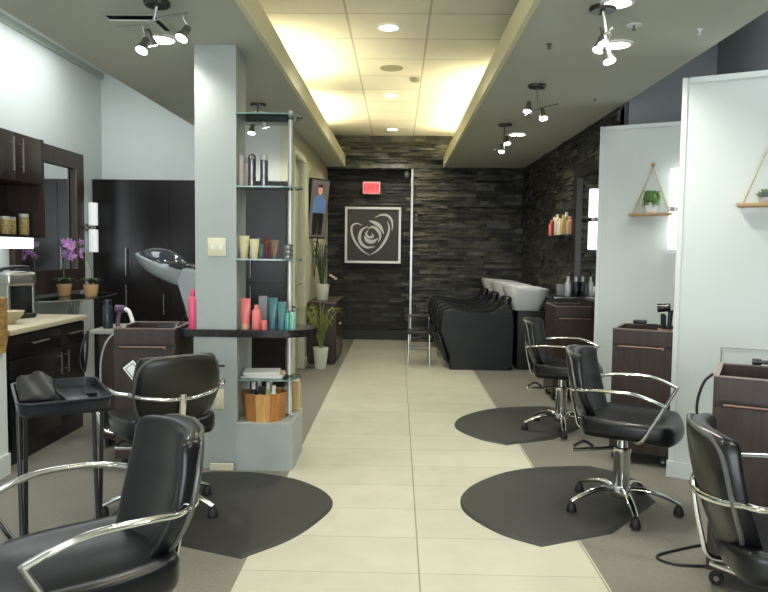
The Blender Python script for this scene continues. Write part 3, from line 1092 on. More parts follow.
# ------------------------------------------------- low storage behind cart
t = thing('storage_cabinet', 'low brown storage cabinet with pale top behind the station trolley', 'cabinet', (0, 0, 0))
bm = B(); box(bm, -2.06, -1.40, 4.84, 5.22, .06, .80)
obj('body', bm, M_wood, t, smooth=False)
for k in range(2):
    bm = B(); box(bm, -2.055 + k * .33, -1.735 + k * .33, 4.822, 4.838, .08, .79, bev=.002)
    dr = obj('door', bm, M_wood, t)
    bm = B(); lathe(bm, [(.01, 0), (.012, .02)], 12, (-1.76 + k * .07, 4.822, .55), M=Matrix.Rotation(PI / 2, 4, 'X'))
    obj('knob', bm, M_steel, dr)
for xx in (-2.02, -1.44):
    for yy in (4.88, 5.18):
        bm = B(); lathe(bm, [(.02, 0), (.02, .06)], 12, (xx, yy, 0)); obj('foot', bm, M_plastic, t)
bm = B(); box(bm, -2.10, -1.38, 4.79, 5.24, .801, .83, bev=.004)
obj('top_slab', bm, mat('pale_slab', (150, 152, 140), .3, var=.1, vscale=20), t)
t = thing('thermos_flask', 'dark slate flask standing on the pale topped storage cabinet', 'flask', (-2.02, 4.90, .831))
bm = B(); lathe(bm, [(.032, 0), (.034, .01), (.034, .15), (.028, .16)], 20); obj('body', bm, mat('slate', (40, 48, 58), .3, .3), t)
bm = B(); lathe(bm, [(.028, .16), (.028, .195), (.02, .2)], 20); obj('cap', bm, M_plastic, t)
t = thing('hair_dryer', 'purple hand hair dryer with white nozzle beside the slate flask', 'hair dryer', (-1.93, 4.92, .831))
bm = B(); tube(bm, smooth_pts([(-.03, 0, .01), (-.025, 0, .07), (-.01, 0, .12)], 5), [.015] * 11, 12); obj('grip', bm, mat('plum', (90, 66, 92), .35), t)
bm = B(); tube(bm, [(-.04, 0, .135), (.02, 0, .135)], [.028, .026], 16); obj('barrel', bm, mat('plum2', (80, 60, 84), .35), t)
bm = B(); tube(bm, smooth_pts([(.02, 0, .135), (.05, 0, .12), (.075, 0, .05), (.08, 0, .012)], 5), .014, 12); obj('nozzle', bm, M_whitep, t)


# ------------------------------------------------------------ trolleys
def make_trolley(label, loc, rotz):
    t = thing('station_trolley', label, 'trolley', loc, rotz, 'brown station trolleys')
    W_, D_, H_ = .38, .42, .895
    bm = B()
    box(bm, 0, W_, .02, D_, .075, .80)
    for b in ((0, W_, .02, .04, .80, H_), (0, W_, D_ - .02, D_, .80, H_), (0, .02, .04, D_ - .02, .80, H_), (W_ - .02, W_, .04, D_ - .02, .80, H_)):
        box(bm, *b)
    obj('body', bm, M_wood, t, smooth=False)
    bm = B(); box(bm, .003, W_ - .003, 0, .019, .80, H_ - .002, bev=.0015)
    obj('tray_front', bm, M_wood, t, smooth=False)
    bm = B(); box(bm, .003, W_ - .003, 0, .019, .085, .775, bev=.0015)
    dr = obj('door', bm, M_wood, t, smooth=False)
    bm = B()
    tube(bm, [(.04, -.012, .785), (W_ - .06, -.012, .785)], .0055, 8)
    lathe(bm, [(.009, 0), (.009, .03)], 12, (W_ - .06, .0, .785), M=Matrix.Rotation(PI / 2, 4, 'X'))
    obj('handle', bm, mat('bronze_rail', (150, 120, 110), .35, .6), t)
    bm = B()
    for b in ((0, W_, .0, .02, H_, H_ + .006), (0, W_, D_ - .02, D_, H_, H_ + .006), (0, .02, .02, D_ - .02, H_, H_ + .006), (W_ - .02, W_, .02, D_ - .02, H_, H_ + .006)):
        box(bm, *b)
    obj('rim', bm, mat('rim_band', (128, 112, 104), .3, var=.1), t, smooth=False)
    for x in (.04, W_ - .04):
        for y in (.06, D_ - .05):
            bm = B()
            lathe(bm, [(.028, -.011), (.03, -.006), (.03, .006), (.028, .011)], 18, (x, y, .03), M=Matrix.Rotation(PI / 2, 4, 'X'))
            box(bm, x - .012, x + .012, y - .016, y + .016, .045, .075)
            cs = obj('caster', bm, M_rubber, t)
            bm = B()
            lathe(bm, [(.011, -.013), (.011, .013)], 12, (x, y, .03), M=Matrix.Rotation(PI / 2, 4, 'X'))
            obj('hub_cap', bm, M_steel, cs)
    return t


TA = R(-27)
T1 = (1.433, 4.73)
T2 = (1.305, 2.92)
tr = make_trolley('brown wooden trolley standing in front of the far white partition', (*T1, 0), TA)
dup(tr, (*T2, 0), TA, 'brown wooden trolley beside the near white partition with black cable')
dup(tr, (1.462, 6.60, 0), 0, 'brown wooden trolley by the stone wall past both partitions')
dup(tr, (-1.745, 4.31, 0), R(2), 'brown wooden trolley before the storage cabinet on the coffee side')


def on_trolley(T, ang, x, y, z=0.801):
    v = Matrix.Rotation(ang, 3, 'Z') @ Vector((x, y, 0))
    return (T[0] + v.x, T[1] + v.y, z)


# tools on trolleys
t = thing('tool_holder', 'black hair dryer and irons upright in a holder on trolley corner', 'tool holder', on_trolley(T1, TA, .31, .15), TA)
bm = B(); lathe(bm, [(.045, 0), (.048, .004), (.045, .10), (.038, .10), (.038, .02), (0, .02)], 18); obj('cup', bm, mat('tan_cup', (160, 120, 105), .4), t)
bm = B()
tube(bm, [(-.012, 0, .02), (-.016, .0, .20)], .014, 10)
tube(bm, [(-.05, 0, .235), (.028, 0, .245)], [.03, .026], 14)
obj('dryer', bm, M_plastic, t)
bm = B()
tube(bm, [(.02, .01, .02), (.03, .015, .225)], [.012, .016], 10)
tube(bm, [(0, -.02, .02), (-.005, -.028, .19)], [.01, .013], 10)
obj('iron', bm, M_plastic, t)
bm = B(); tube(bm, [(.02, -.02, .10), (-.05, -.02, .125), (-.13, -.02, .125)], [.006, .006, .004], 8)
obj('comb_tail', bm, M_plastic, t)
t = thing('round_brush', 'black paddle brush lying across the open trolley top by partition', 'brush', on_trolley(T1, TA, .13, .30, .895), TA)
bm = B()
rbox(bm, .045, .03, .014, .013, 6, lambda p: (p.x, p.y, p.z + .03))
obj('brush_head', bm, M_plastic, t)
bm = B(); tube(bm, [(.0, .02, .025), (.0, .10, .016)], [.01, .007], 10); obj('grip', bm, M_plastic, t)
t = thing('styling_iron', 'dark flat iron resting across the near trolley rim', 'styling iron', on_trolley(T2, TA, .26, .37, .905), TA + R(8))
bm = B(); tube(bm, [(-.12, 0, .018), (.12, 0, .02)], [.013, .017], 12, flat=.7); obj('plates', bm, mat('dark_green_iron', (44, 58, 52), .3), t)
bm = B(); tube(bm, [(-.125, 0, .018), (-.09, 0, .018)], [.015, .015], 12); obj('tip', bm, M_plastic, t)
t = thing('blade_stand', 'small chrome cup stand with a black comb on brown trolley', 'tool holder', (-1.425, 4.55, .801))
bm = B(); lathe(bm, [(.022, 0), (.024, .004), (.01, .012), (.008, .06), (.02, .07), (.022, .105), (.018, .105), (.0, .075)], 16); obj('cup', bm, M_chrome, t)
bm = B(); tube(bm, [(.005, 0, .08), (.06, 0, .17)], [.004, .006], 8); obj('comb', bm, M_plastic, t)
# key fob/clip on trolley front + badge sign
t = thing('towel_hook', 'round chrome hook on the trolley behind the hanging paper tag', 'hook', (-1.565, 4.285, .70))
bm = B(); lathe(bm, [(.016, 0), (.018, .012), (.01, .022)], 16, M=Matrix.Rotation(PI / 2, 4, 'X')); obj('knob', bm, M_chrome, t)

# cables
def cable(label, pts, r=.006, m=None, name='power_cable', n=8):
    bm = B(); tube(bm, smooth_pts(pts, n), r, 8)
    o = obj(name, bm, m or M_cable)
    tag(o, label, 'cable')
    return o


z = .007
cable('black cable looped on the grey floor near the closest salon chair', [(*Vector(atz(712, 543, z)).xy, z), (*atz(685, 548, z).xy, z), (*atz(657, 556, z).xy, z), (*atz(675, 564, z).xy, z), (*atz(712, 566, z).xy, z), (*atz(735, 566, z).xy, z)])
b = on_trolley(T2, TA, -.008, .06, .84)
cable('black cable drooping down the side of the trolley beside near partition', [(b[0] + .01, b[1] + .02, .895), (b[0] - .035, b[1], .86), (b[0] - .055, b[1] + .01, .76), (b[0] - .03, b[1] + .03, .62), (b[0] - .012, b[1] + .06, .5)], .006)
pw = lambda x, z_: P2 @ Vector((x, -.012, z_))
cable('thin grey wire running square up the face of the near partition', [pw(.27, .45), pw(.27, .80), pw(.272, .83), pw(.29, .838), pw(.55, .84), pw(.9, .835)], .004, M_gcable, 'wall_wire', 4)
cable('dark cords dangling beside the storage cabinet by the white wall', [(-2.13, 4.80, .80), (-2.14, 4.76, .72), (-2.155, 4.76, .62), (-2.13, 4.76, .55), (-2.115, 4.77, .66), (-2.12, 4.80, .82)], .009, M_cable, 'dangling_cord')
cable('curved black cable arching over the brown trolley shoulder', [(-1.84, 4.34, .50), (-1.83, 4.33, .70), (-1.78, 4.32, .83), (-1.70, 4.40, .905)], .006, M_gcable, 'arched_cord')


# ------------------------------------------------------------ salon chairs
def make_chair(label, loc, ang, base_rot):
    """faces local +x"""
    t = thing('salon_chair', label, 'chair', loc, ang, 'salon chairs')
    bm = B()

    def seatd(p):
        x, y, z = p
        xn, yn = x / .262, y / .25
        x *= math.sqrt(max(0, 1 - .30 * yn * yn))
        y *= math.sqrt(max(0, 1 - .22 * xn * xn))
        z2 = z + .468
        if z > 0:
            z2 += .022 * abs(yn) ** 3 + .010 * xn * xn - .012 * (1 - xn * xn) * (1 - yn * yn)
        z2 -= .02 * max(0, xn) ** 2
        return (x + .045, y, z2)
    rbox(bm, .262, .250, .046, .044, 16, seatd)
    obj('seat', bm, M_vinyl, t)
    bm = B()

    def backd(p):
        x, y, z = p           # x thickness, y width, z height
        yn, zn = y / .22, z / .215
        y2 = y * math.sqrt(max(0, 1 - (.22 if zn > 0 else .36) * zn * zn)) * (1 - (.24 * zn * zn if zn < 0 else 0))
        z2 = z * (.92 if z > 0 else .88) * math.sqrt(max(0, 1 - .12 * yn * yn)) + .665
        x += .06 * yn * yn - .02 * (1 - zn * zn)
        if x > 0:
            x += .006
        x = x - .178 - .27 * (z2 - .48)
        return (x, y2, z2)
    rbox(bm, .033, .22, .215, .031, 16, backd)
    me_b = obj('backrest', bm, [M_vinyl, M_vinylback], t)
    for pl in me_b.data.polygons:
        if pl.normal.x < -.62:
            pl.material_index = 1
    # piping around the rear edge
    bm = B()
    pts = []
    for k in range(40):
        a = 2 * PI * k / 40
        cx_, cy_ = math.cos(a), math.sin(a)
        y = .22 * math.copysign(abs(cx_) ** .38, cx_)
        zz = .215 * math.copysign(abs(cy_) ** .38, cy_)
        pts.append(backd(Vector((-.027, y * .985, zz * .985))))
    tube(bm, pts, .0075, 8, closed=True)
    obj('piping', bm, mat('edge_piping', (92, 92, 88), .3, .3) if 'edge_piping' not in MATS else MATS['edge_piping'], me_b)
    # arms with front struts
    for s in (-1, 1):
        bm = B()
        pts = smooth_pts([(-.185, s * .232, .672), (-.14, s * .274, .676), (-.06, s * .292, .684), (.08, s * .296, .684), (.17, s * .29, .662), (.238, s * .284, .635)], 7)
        tube(bm, pts, .0155, 12, flat=.65)
        tube(bm, smooth_pts([(.242, s * .284, .640), (.215, s * .282, .585), (.16, s * .274, .485), (.13, s * .262, .440), (.10, s * .22, .424)], 5), .0105, 12)
        obj('arm', bm, M_chrome, t)
    bm = B()
    pts = smooth_pts([(-.185, .232, .672), (-.238, .17, .658), (-.274, .07, .644), (-.282, 0, .644), (-.274, -.07, .644), (-.238, -.17, .658), (-.185, -.232, .672)], 7)
    tube(bm, pts, .0125, 12)
    obj('back_bar', bm, M_chrome, t)
    bm = B()
    tube(bm, smooth_pts([(-.290, 0, .67), (-.277, 0, .58), (-.256, 0, .49), (-.235, 0, .425), (-.18, 0, .412), (.0, 0, .414)], 6), .018, 10, flat=.45)
    obj('back_bracket', bm, M_chrome, t)
    bm = B()
    box(bm, -.13, .13, -.11, .11, .405, .428, bev=.004)
    obj('seat_plate', bm, M_plastic, t)
    bm = B()
    lathe(bm, [(.040, .075), (.044, .09), (.044, .30), (.047, .31), (.047, .33), (.03, .335), (.025, .408)], 26)
    obj('column', bm, M_chrome, t)
    bm = B()
    a = PI - ang + base_rot * 0
    dirv = Vector((math.cos(a), math.sin(a), 0))
    tube(bm, smooth_pts([Vector((0, 0, .335)), dirv * .10 + Vector((0, 0, .325)), dirv * .27 + Vector((0, 0, .315))], 5), .010, 10)
    pl_ = obj('pump_lever', bm, M_chrome, t)
    bm = B()
    tube(bm, smooth_pts([dirv * .16 + Vector((0, 0, .336)), dirv * .21 + Vector((0, 0, .362)), dirv * .265 + Vector((0, 0, .335))], 5), .012, 10, flat=.7)
    obj('pedal', bm, M_rubber, pl_)
    bm = B()
    lathe(bm, [(.05, .06), (.058, .075), (.058, .11), (.048, .125)], 26)
    obj('hub', bm, M_chrome, t)
    for k in range(5):
        a = base_rot - ang + 2 * PI * k / 5
        d = Vector((math.cos(a), math.sin(a), 0))
        bm = B()
        pts = smooth_pts([d * .03 + Vector((0, 0, .105)), d * .12 + Vector((0, 0, .112)), d * .22 + Vector((0, 0, .088)), d * .30 + Vector((0, 0, .055))], 5)
        rr = [.026 - .010 * i / (len(pts) - 1) for i in range(len(pts))]
        tube(bm, pts, rr, 12, flat=.6)
        lg = obj('leg', bm, M_chrome, t)
        bm = B()
        lathe(bm, [(.026, 0), (.028, .006), (.022, .036), (.014, .048)], 18, tuple(d * .295))
        obj('foot', bm, M_rubber, lg)
    return t


chA = make_chair('black salon chair on chrome star base before the far white partition', (1.235, 3.83, 0.012), R(-27), R(-93))
def turn_base(ch, ang, legdir, lever):
    """legs and pump lever stand independently of the way the seat is turned (degrees in the room)"""
    for k in kids(ch):
        if k.name.startswith('leg'):
            k.rotation_euler = (0, 0, R(legdir) - R(-93) - (R(ang) - R(-27)))
        if k.name.startswith('pump_lever'):
            k.rotation_euler = (0, 0, R(lever) - R(180) - (R(ang) - R(-27)))


# copies share the meshes
for args, ang, legd, lev in ((((1.30, 5.55, .012), 'black salon chair farthest away, beside the shampoo basins'), -22, -98, 180),
                             (((1.25, 2.22, 0), 'black salon chair cut off by the frame beside the near trolley'), -14, -80, 120),
                             (((-.875, 2.0, 0), 'nearest black salon chair with its seat beside the tray stand'), 219, 30, 90),
                             (((-1.225, 3.66, .012), 'black salon chair seen from behind with a white paper tag'), 128, -16, 172)):
    c_ = dup(chA, args[0], R(ang), args[1])
    turn_base(c_, ang, legd, lev)

# paper tag at chair D's back
p = at(135, 373, 3.38)
t = thing('paper_tag', 'white paper tag with a grey printed border hanging by the salon chair back', 'tag', (p.x, p.y, p.z))
Mt = Matrix.Rotation(R(-38), 4, 'Y')
bm = B(); box(bm, -.032, .032, -.002, .002, -.055, .055, M=Mt); obj('card', bm, M_paper, t, smooth=False)
bm = B()
for b_ in ((-.024, -.021, -.0032, -.002, -.045, .045), (.021, .024, -.0032, -.002, -.045, .045), (-.021, .021, -.0032, -.002, .042, .045), (-.021, .021, -.0032, -.002, -.045, -.042)):
    box(bm, *b_, M=Mt)
obj('printed_border', bm, M_pewter, t, smooth=False)
bm = B(); tube(bm, smooth_pts([(.03, 0, .048), (.04, .03, .02), (.10, .08, -.06), (.13, .10, -.09)], 4), .0022, 6)
obj('string', bm, M_rope, t)
# clip on back
p = at(221, 366, 3.72)
t = thing('hair_clip', 'chrome clip fixed to the raised corner of the back of tagged chair', 'clip', (p.x - .02, p.y - .0, p.z - .01))
bm = B(); tube(bm, [(0, 0, .045), (0, 0, -.045)], .009, 8); obj('clip_body', bm, M_chrome, t)
bm = B(); tube(bm, [(-.01, 0, .01), (.04, 0, .012)], .006, 8); obj('lever', bm, M_plastic, t)


# ------------------------------------------------------------ floor mats
def floor_mat(label, pts):
    P = smooth_pts([(x, y, 0) for x, y in pts[:-3]], 6) + [Vector((x, y, 0)) for x, y in pts[-3:]]
    cx_ = sum(p.x for p in P) / len(P); cy_ = sum(p.y for p in P) / len(P)
    bm = B()
    rings = []
    for (s, z) in ((1.0, 0), (1.0, .003), (.965, .012), (.93, .0125)):
        rings.append([bm.verts.new((cx_ + (p.x - cx_) * s, cy_ + (p.y - cy_) * s, z)) for p in P])
    n = len(P)
    for A, C in zip(rings, rings[1:]):
        for i in range(n):
            bm.faces.new((A[i], A[(i + 1) % n], C[(i + 1) % n], C[i]))
    bm.faces.new(rings[0][::-1])
    bm.faces.new(rings[-1])
    o = obj('floor_mat', bm, M_mat, angle=8)
    tag(o, label, 'mat', 'anti-fatigue mats under salon chairs')
    return o


PA = [(.70, 3.305), (.53, 3.44), (.40, 3.66), (.364, 3.84), (.40, 4.04), (.51, 4.23), (.72, 4.44), (.97, 4.55), (1.28, 4.60), (1.47, 4.44), (1.47, 3.95), (1.09, 3.485)]
floor_mat('black rounded mat under the chair facing the far partition', PA)
floor_mat('black rounded mat under the farthest chair by shampoo basins', [(x * .98 + .115, y + 1.77) for x, y in PA])
floor_mat('black rounded mat at the foot of the grey pillar', [(-.69, 3.11), (-.50, 3.33), (-.38, 3.60), (-.34, 3.81), (-.40, 4.0), (-.57, 4.19), (-.74, 4.28), (-.91, 4.335), (-1.16, 4.33), (-1.47, 4.18), (-1.47, 3.55), (-1.02, 3.24)])

# ------------------------------------------------------------ tray stand
t = thing('tray_stand', 'folding stand with a black plastic colour tray beside the nearest chair', 'tray stand', (-1.40, 2.90, 0), R(31))
W2, D2, Zt = .17, .25, .775
bm = B()
poly = []
for (cx_, cy_, a0) in ((W2 - .05, D2 - .05, 0), (-W2 + .05, D2 - .05, 90), (-W2 + .05, -D2 + .05, 180), (W2 - .05, -D2 + .05, 270)):
    for k in range(6):
        a = R(a0 + 18 * k)
        poly.append((cx_ + .05 * math.cos(a), cy_ + .05 * math.sin(a)))
rings = []
for (s, z) in ((.93, -.03), (.985, -.015), (1.0, .018), (1.03, .024), (1.03, .030), (.97, .030), (.93, -.005)):
    rings.append([bm.verts.new((x * s, y * s, Zt + z)) for x, y in poly])
n = len(poly)
for A, C in zip(rings, rings[1:]):
    for i in range(n):
        bm.faces.new((A[i], A[(i + 1) % n], C[(i + 1) % n], C[i]))
bm.faces.new(rings[0][::-1]); bm.faces.new(rings[-1])
tp = obj('tray', bm, M_bplastic, t)
bm = B(); box(bm, -.004, .004, -.20, .20, Zt - .005, Zt + .008); box(bm, .0, .14, -.03, -.022, Zt - .005, Zt + .008)
obj('divider', bm, M_bplastic, tp, smooth=False)
for sy in (-1, 1):
    for sx in (-1, 1):
        bm = B()
        xx = sx * .145 + sy * .010
        tube(bm, [(xx, sy * -.06, Zt - .028), (xx, 0, .40), (xx, sy * .10, .012)], .009, 10)
        lg = obj('leg', bm, mat('leg_black', (52, 54, 56), .3, .6) if 'leg_black' not in MATS else MATS['leg_black'], t)
        bm = B(); lathe(bm, [(.012, 0), (.012, .03)], 10, (xx, sy * .10, 0)); obj('foot', bm, M_rubber, lg)
bm = B()
tube(bm, [(-.155, -.088, .06), (.135, -.088, .06)], .007, 8)
obj('cross_bar', bm, MATS['leg_black'], t)
t = thing('cape_cloth', 'dark crumpled cloth heaped on the black colour tray', 'cloth', (-1.50, 2.89, Zt - .003), R(31))
bm = B()


def clothd(p):
    x, y, z = p
    zz = (z + .012) * 1.0
    if z > 0:
        zz += .085 * max(0, 1 - abs(y) / .12) * (1 - .3 * abs(x) / .07) + .006 * math.sin(x * 80 + y * 30)
    return (x, y, zz)


rbox(bm, .068, .12, .012, .01, 14, clothd)
obj('folded_cloth', bm, M_rubber, t)
t = thing('foil_board', 'blue-black flat board lying in the colour tray', 'board', (-1.33, 2.86, Zt + .009), R(36))
bm = B(); box(bm, -.045, .045, -.12, .12, .0, .012, bev=.003); obj('board', bm, M_bplastic, t)

# ------------------------------------------------------------ shampoo units
def make_shampoo(label, loc):
    t = thing('shampoo_unit', label, 'shampoo chair', loc, 0, 'backwash shampoo units')
    prof = [(.13, .0), (.80, .0), (.87, .04), (.88, .30), (.875, .62), (.84, .74), (.80, .78), (.74, .76), (.66, .695), (.56, .672), (.38, .685), (.20, .715), (.12, .715), (.05, .68), (.015, .58), (.02, .44), (.08, .28), (.13, .16)]
    P = [Vector((x, 0, z_)) for x, z_ in prof]
    P = [P[0], P[1]] + smooth_pts(P[2:], 5)
    for s, y0 in ((0, 0.0), (1, .50)):
        bm = B()
        rings = []
        cx_ = Vector((.47, 0, .40))
        for (sc_, y) in ((.965, y0), (.99, y0 + .01), (1, y0 + .03), (1, y0 + .08), (.99, y0 + .10), (.965, y0 + .11)):
            rings.append([bm.verts.new((cx_.x + (p.x - cx_.x) * sc_, y, max(0, cx_.z + (p.z - cx_.z) * (sc_ if p.z > .01 else 1)))) for p in P])
        n = len(P)
        for A, C in zip(rings, rings[1:]):
            for i in range(n):
                bm.faces.new((A[i], A[(i + 1) % n], C[(i + 1) % n], C[i]))
        bm.faces.new(rings[0][::-1]); bm.faces.new(rings[-1])
        obj('side_panel', bm, M_shampoo, t)
    bm = B()
    rbox(bm, .30, .195, .07, .05, 8, lambda p: (p.x + .38, p.y + .305, p.z + .43 - .05 * (p.x > .1)))
    obj('seat', bm, M_vinyl, t)
    bm = B()
    rbox(bm, .05, .195, .27, .045, 8, lambda p: (p.x + .74 + .35 * p.z, p.y + .305, p.z + .60))
    obj('backrest', bm, M_vinyl, t)
    bm = B()
    rbox(bm, .035, .175, .17, .03, 8, lambda p: (p.x + .06 - .3 * p.z, p.y + .305, p.z + .24))
    obj('leg_rest', bm, M_vinyl, t)
    bm = B()
    lathe(bm, [(.014, 0), (.014, .006)], 12, (.80, -.002, .675), M=Matrix.Rotation(PI / 2, 4, 'X'))
    obj('side_bolt', bm, M_chrome, t)
    bm = B()
    box(bm, .93, 1.30, .07, .54, 0, .70, bev=.012)
    obj('pedestal', bm, M_shampoo, t)
    # bowl: lofted, front edge lower with a neck notch
    bm = B()
    rings = []
    n = 36
    for (s, z_, inner) in ((.52, .69, 0), (.64, .70, 0), (.82, .82, 0), (.96, .93, 0), (1.0, .975, 0), (.985, .985, 0), (.95, .975, 1), (.90, .93, 1), (.75, .84, 1), (.4, .79, 1)):
        ring = []
        for i in range(n):
            a = 2 * PI * i / n
            c_, s_ = math.cos(a), math.sin(a)
            x = .268 * math.copysign(abs(c_) ** .55, c_) * s
            y = .265 * math.copysign(abs(s_) ** .55, s_) * s
            zz = z_ + .03 * (-c_) * s * (z_ > .85)
            if c_ < -.8:
                zz -= .05 * (z_ > .85) * (1 - abs(s_) / .6)
            if not inner and c_ < 0:
                x *= 1.0 + .12 * (z_ - .85)
            ring.append(bm.verts.new((1.055 + x, .305 + y, zz)))
        rings.append(ring)
    for A, C in zip(rings, rings[1:]):
        for i in range(n):
            bm.faces.new((A[i], A[(i + 1) % n], C[(i + 1) % n], C[i]))
    bm.faces.new(rings[0][::-1]); bm.faces.new(rings[-1])
    bw = obj('basin', bm, M_porc, t)
    bm = B()
    lathe(bm, [(.02, 0), (.02, .003)], 16, (1.055, .305, .791)); obj('drain', bm, M_chrome, bw)
    bm = B()
    tube(bm, smooth_pts([(1.30, .305, .93), (1.32, .305, 1.03), (1.27, .305, 1.06), (1.20, .305, 1.02)], 5), .012, 10)
    return bm, t, bw


def fin_sh(label, loc):
    bm, t, bw = make_shampoo(label, loc)
    bm.free()
    return t


s1 = fin_sh('black shampoo chair with a white basin, nearest of its row', (.495, 8.31, 0))
dup(s1, (.475, 9.22, 0), 0, 'black shampoo chair with a white basin between its two neighbours')
dup(s1, (.45, 10.10, 0), 0, 'black shampoo chair with a white basin next to the far stone wall')
# tap hardware behind near unit
t = thing('spray_tap', 'chrome spray tap on the stone wall behind nearest basin', 'tap', (1.84, 8.45, .78))
bm = B(); tube(bm, smooth_pts([(0, 0, 0), (-.05, 0, .03), (-.04, 0, .12)], 5), .012, 10); obj('spout', bm, M_chrome, t)

# small stool
t = thing('low_stool', 'low chrome framed stool with a black seat beside the shampoo chairs', 'stool', (.27, 8.72, 0))
bm = B(); rbox(bm, .155, .15, .022, .02, 8, lambda p: (p.x, p.y, p.z + .40)); obj('seat', bm, M_vinyl, t)
for sx in (-1, 1):
    for sy in (-1, 1):
        bm = B(); tube(bm, [(sx * .13, sy * .13, 0), (sx * .125, sy * .125, .385 if not (sy > 0) else .60)], .011, 10)
        obj('leg', bm, M_chrome if sy < 0 else M_dsteel, t)
bm = B()
for zz in (.20,):
    tube(bm, [(-.127, -.127, zz), (.127, -.127, zz), (.127, .127, zz), (-.127, .127, zz)], .008, 8, closed=True)
obj('stretcher', bm, M_dsteel, t)
bm = B(); tube(bm, [(-.126, .126, .585), (.126, .126, .585)], .018, 10); obj('back_rail', bm, M_vinyl, t)
# broom / dustpan glimpsed under chair
t = thing('dustpan', 'small pale dustpan standing between the shampoo chair footrests', 'dustpan', (.72, 9.02, 0))
bm = B(); box(bm, -.10, .10, -.03, .03, .0, .012); 
prism(bm, [(-.10, 0.0), (.10, 0.0), (.05, .12), (-.05, .12)], -.004, .004, M=Matrix.Rotation(R(90), 4, 'X'))
obj('pan', bm, M_counter, t)
bm = B(); tube(bm, [(0, 0, .12), (0, 0, .30)], .009, 8); obj('handle', bm, M_whitep, t)

# ------------------------------------------------------------ far wall items
t = thing('wall_picture', 'square charcoal picture with a silver rose-heart emblem on the far wall', 'picture', (-.39, 10.985, 1.625))
h = .43
bm = B()
for b_ in ((-h, h, -.05, .0, h - .035, h), (-h, h, -.05, .0, -h, -h + .035), (-h, -h + .035, -.05, .0, -h + .035, h - .035), (h - .035, h, -.05, .0, -h + .035, h - .035)):
    box(bm, *b_)
obj('frame', bm, M_silverframe, t, smooth=False)
bm = B(); box(bm, -h + .035, h - .035, -.03, 0, -h + .035, h - .035)
cv = obj('canvas', bm, M_canvas, t, smooth=False)
M_embl = mat('emblem_silver', (205, 205, 200), .4, .1)
strokes = [([(158, 322), (125, 312), (99, 328), (97, 365), (113, 410), (140, 450), (172, 480), (207, 498)], 6.5),
           ([(308, 296), (318, 340), (306, 388), (285, 428), (255, 465), (212, 494)], 7.5),
           ([(232, 277), (268, 261), (303, 262), (328, 284), (337, 318), (335, 350)], 6.5),
           ([(200, 296), (235, 308), (265, 330), (287, 372)], 11),
           ([(192, 328), (157, 350), (143, 392), (155, 430), (188, 452), (235, 448)], 9.5),
           ([(190, 342), (222, 332), (252, 352), (266, 385), (256, 420)], 9),
           ([(170, 385), (190, 412), (220, 418), (252, 400)], 12),
           ([(196, 350), (182, 372), (198, 392), (222, 388), (216, 368)], 7)]
for pts, w in strokes:
    bm = B()
    P = smooth_pts([((x - 222.5) / 330 * .86, 0, -(y - 380) / 330 * .86) for x, y in pts], 8)
    n = len(P)
    L, Rr = [], []
    for i, p_ in enumerate(P):
        tng = (P[min(i + 1, n - 1)] - P[max(i - 1, 0)]).normalized()
        nn = Vector((-tng.z, 0, tng.x))
        ww = w / 330 * .86 * (.12 + .88 * math.sin(PI * min(.97, max(.03, i / (n - 1)))) ** .8)
        L.append(p_ + nn * ww); Rr.append(p_ - nn * ww)
    for i in range(n - 1):
        q4 = [L[i], L[i + 1], Rr[i + 1], Rr[i]]
        a_ = [bm.verts.new(v + Vector((0, -.034, 0))) for v in q4]
        b_ = [bm.verts.new(v + Vector((0, -.030, 0))) for v in q4]
        bm.faces.new(a_)
        for k in range(4):
            bm.faces.new((a_[k], b_[k], b_[(k + 1) % 4], a_[(k + 1) % 4]))
    obj('emblem_stroke', bm, M_embl, cv, smooth=False)


p = at(371.5, 188, 11.0)
t = thing('exit_sign', 'lit red EXIT sign above the emblem picture', 'sign', (p.x, 11.03, p.z))
bm = B(); box(bm, -.135, .135, -.05, .0, -.095, .095, bev=.008); obj('housing', bm, M_whitep, t)
bm = B(); box(bm, -.122, .122, -.054, -.05, -.082, .082); obj('lit_face', bm, M_exit, t, smooth=False)
cu = bpy.data.curves.new('exit_text', 'FONT')
cu.body = 'EXIT'; cu.size = .125; cu.extrude = .002; cu.align_x = 'CENTER'; cu.align_y = 'CENTER'
tmp = bpy.data.objects.new('tmp', cu); COL.objects.link(tmp)
dg = bpy.context.evaluated_depsgraph_get()
me = bpy.data.meshes.new_from_object(tmp.evaluated_get(dg))
bpy.data.objects.remove(tmp)
me.materials.clear(); me.materials.append(M_exitl)
lo = bpy.data.objects.new('letters', me); COL.objects.link(lo); lo.parent = t
lo.location = (0, -.057, 0); lo.rotation_euler = (PI / 2, 0, 0)
p = at(410, 172, 10.8)
t = thing('security_camera', 'small dome camera at the top corner of the dark recess', 'camera', (.12, 10.99, 2.56))
bm = B(); lathe(bm, [(.0, -.05), (.03, -.04), (.045, -.01), (.045, .02), (.03, .05)], 16); obj('dome', bm, M_silverpaint, t)

# corridor side: television, console, plants
t = thing('wall_television', 'upright screen showing a person in a blue shirt on corridor wall', 'television', (-1.01, 8.86, 1.90))
ax = Vector((.20, .33, 0)).normalized()
rz = math.atan2(ax.y, ax.x)
t.rotation_euler = (0, 0, rz)
Mtv = Matrix.Rotation(R(6), 4, 'X')
bm = B(); box(bm, -.19, .19, -.02, .02, -.37, .37, M=Mtv, bev=.006); obj('bezel', bm, M_plastic, t)
bm = B(); box(bm, -.172, .172, -.023, -.02, -.35, .35, M=Mtv); scn = obj('screen', bm, M_screen, t, smooth=False)


def flat_shape(name, poly, m, y=-.0245):
    bm = B()
    prism(bm, poly, -.0006, .0006, M=Mtv @ Matrix.Translation((0, y, 0)) @ Matrix.Rotation(PI / 2, 4, 'X'))
    obj(name, bm, m, scn, smooth=False)


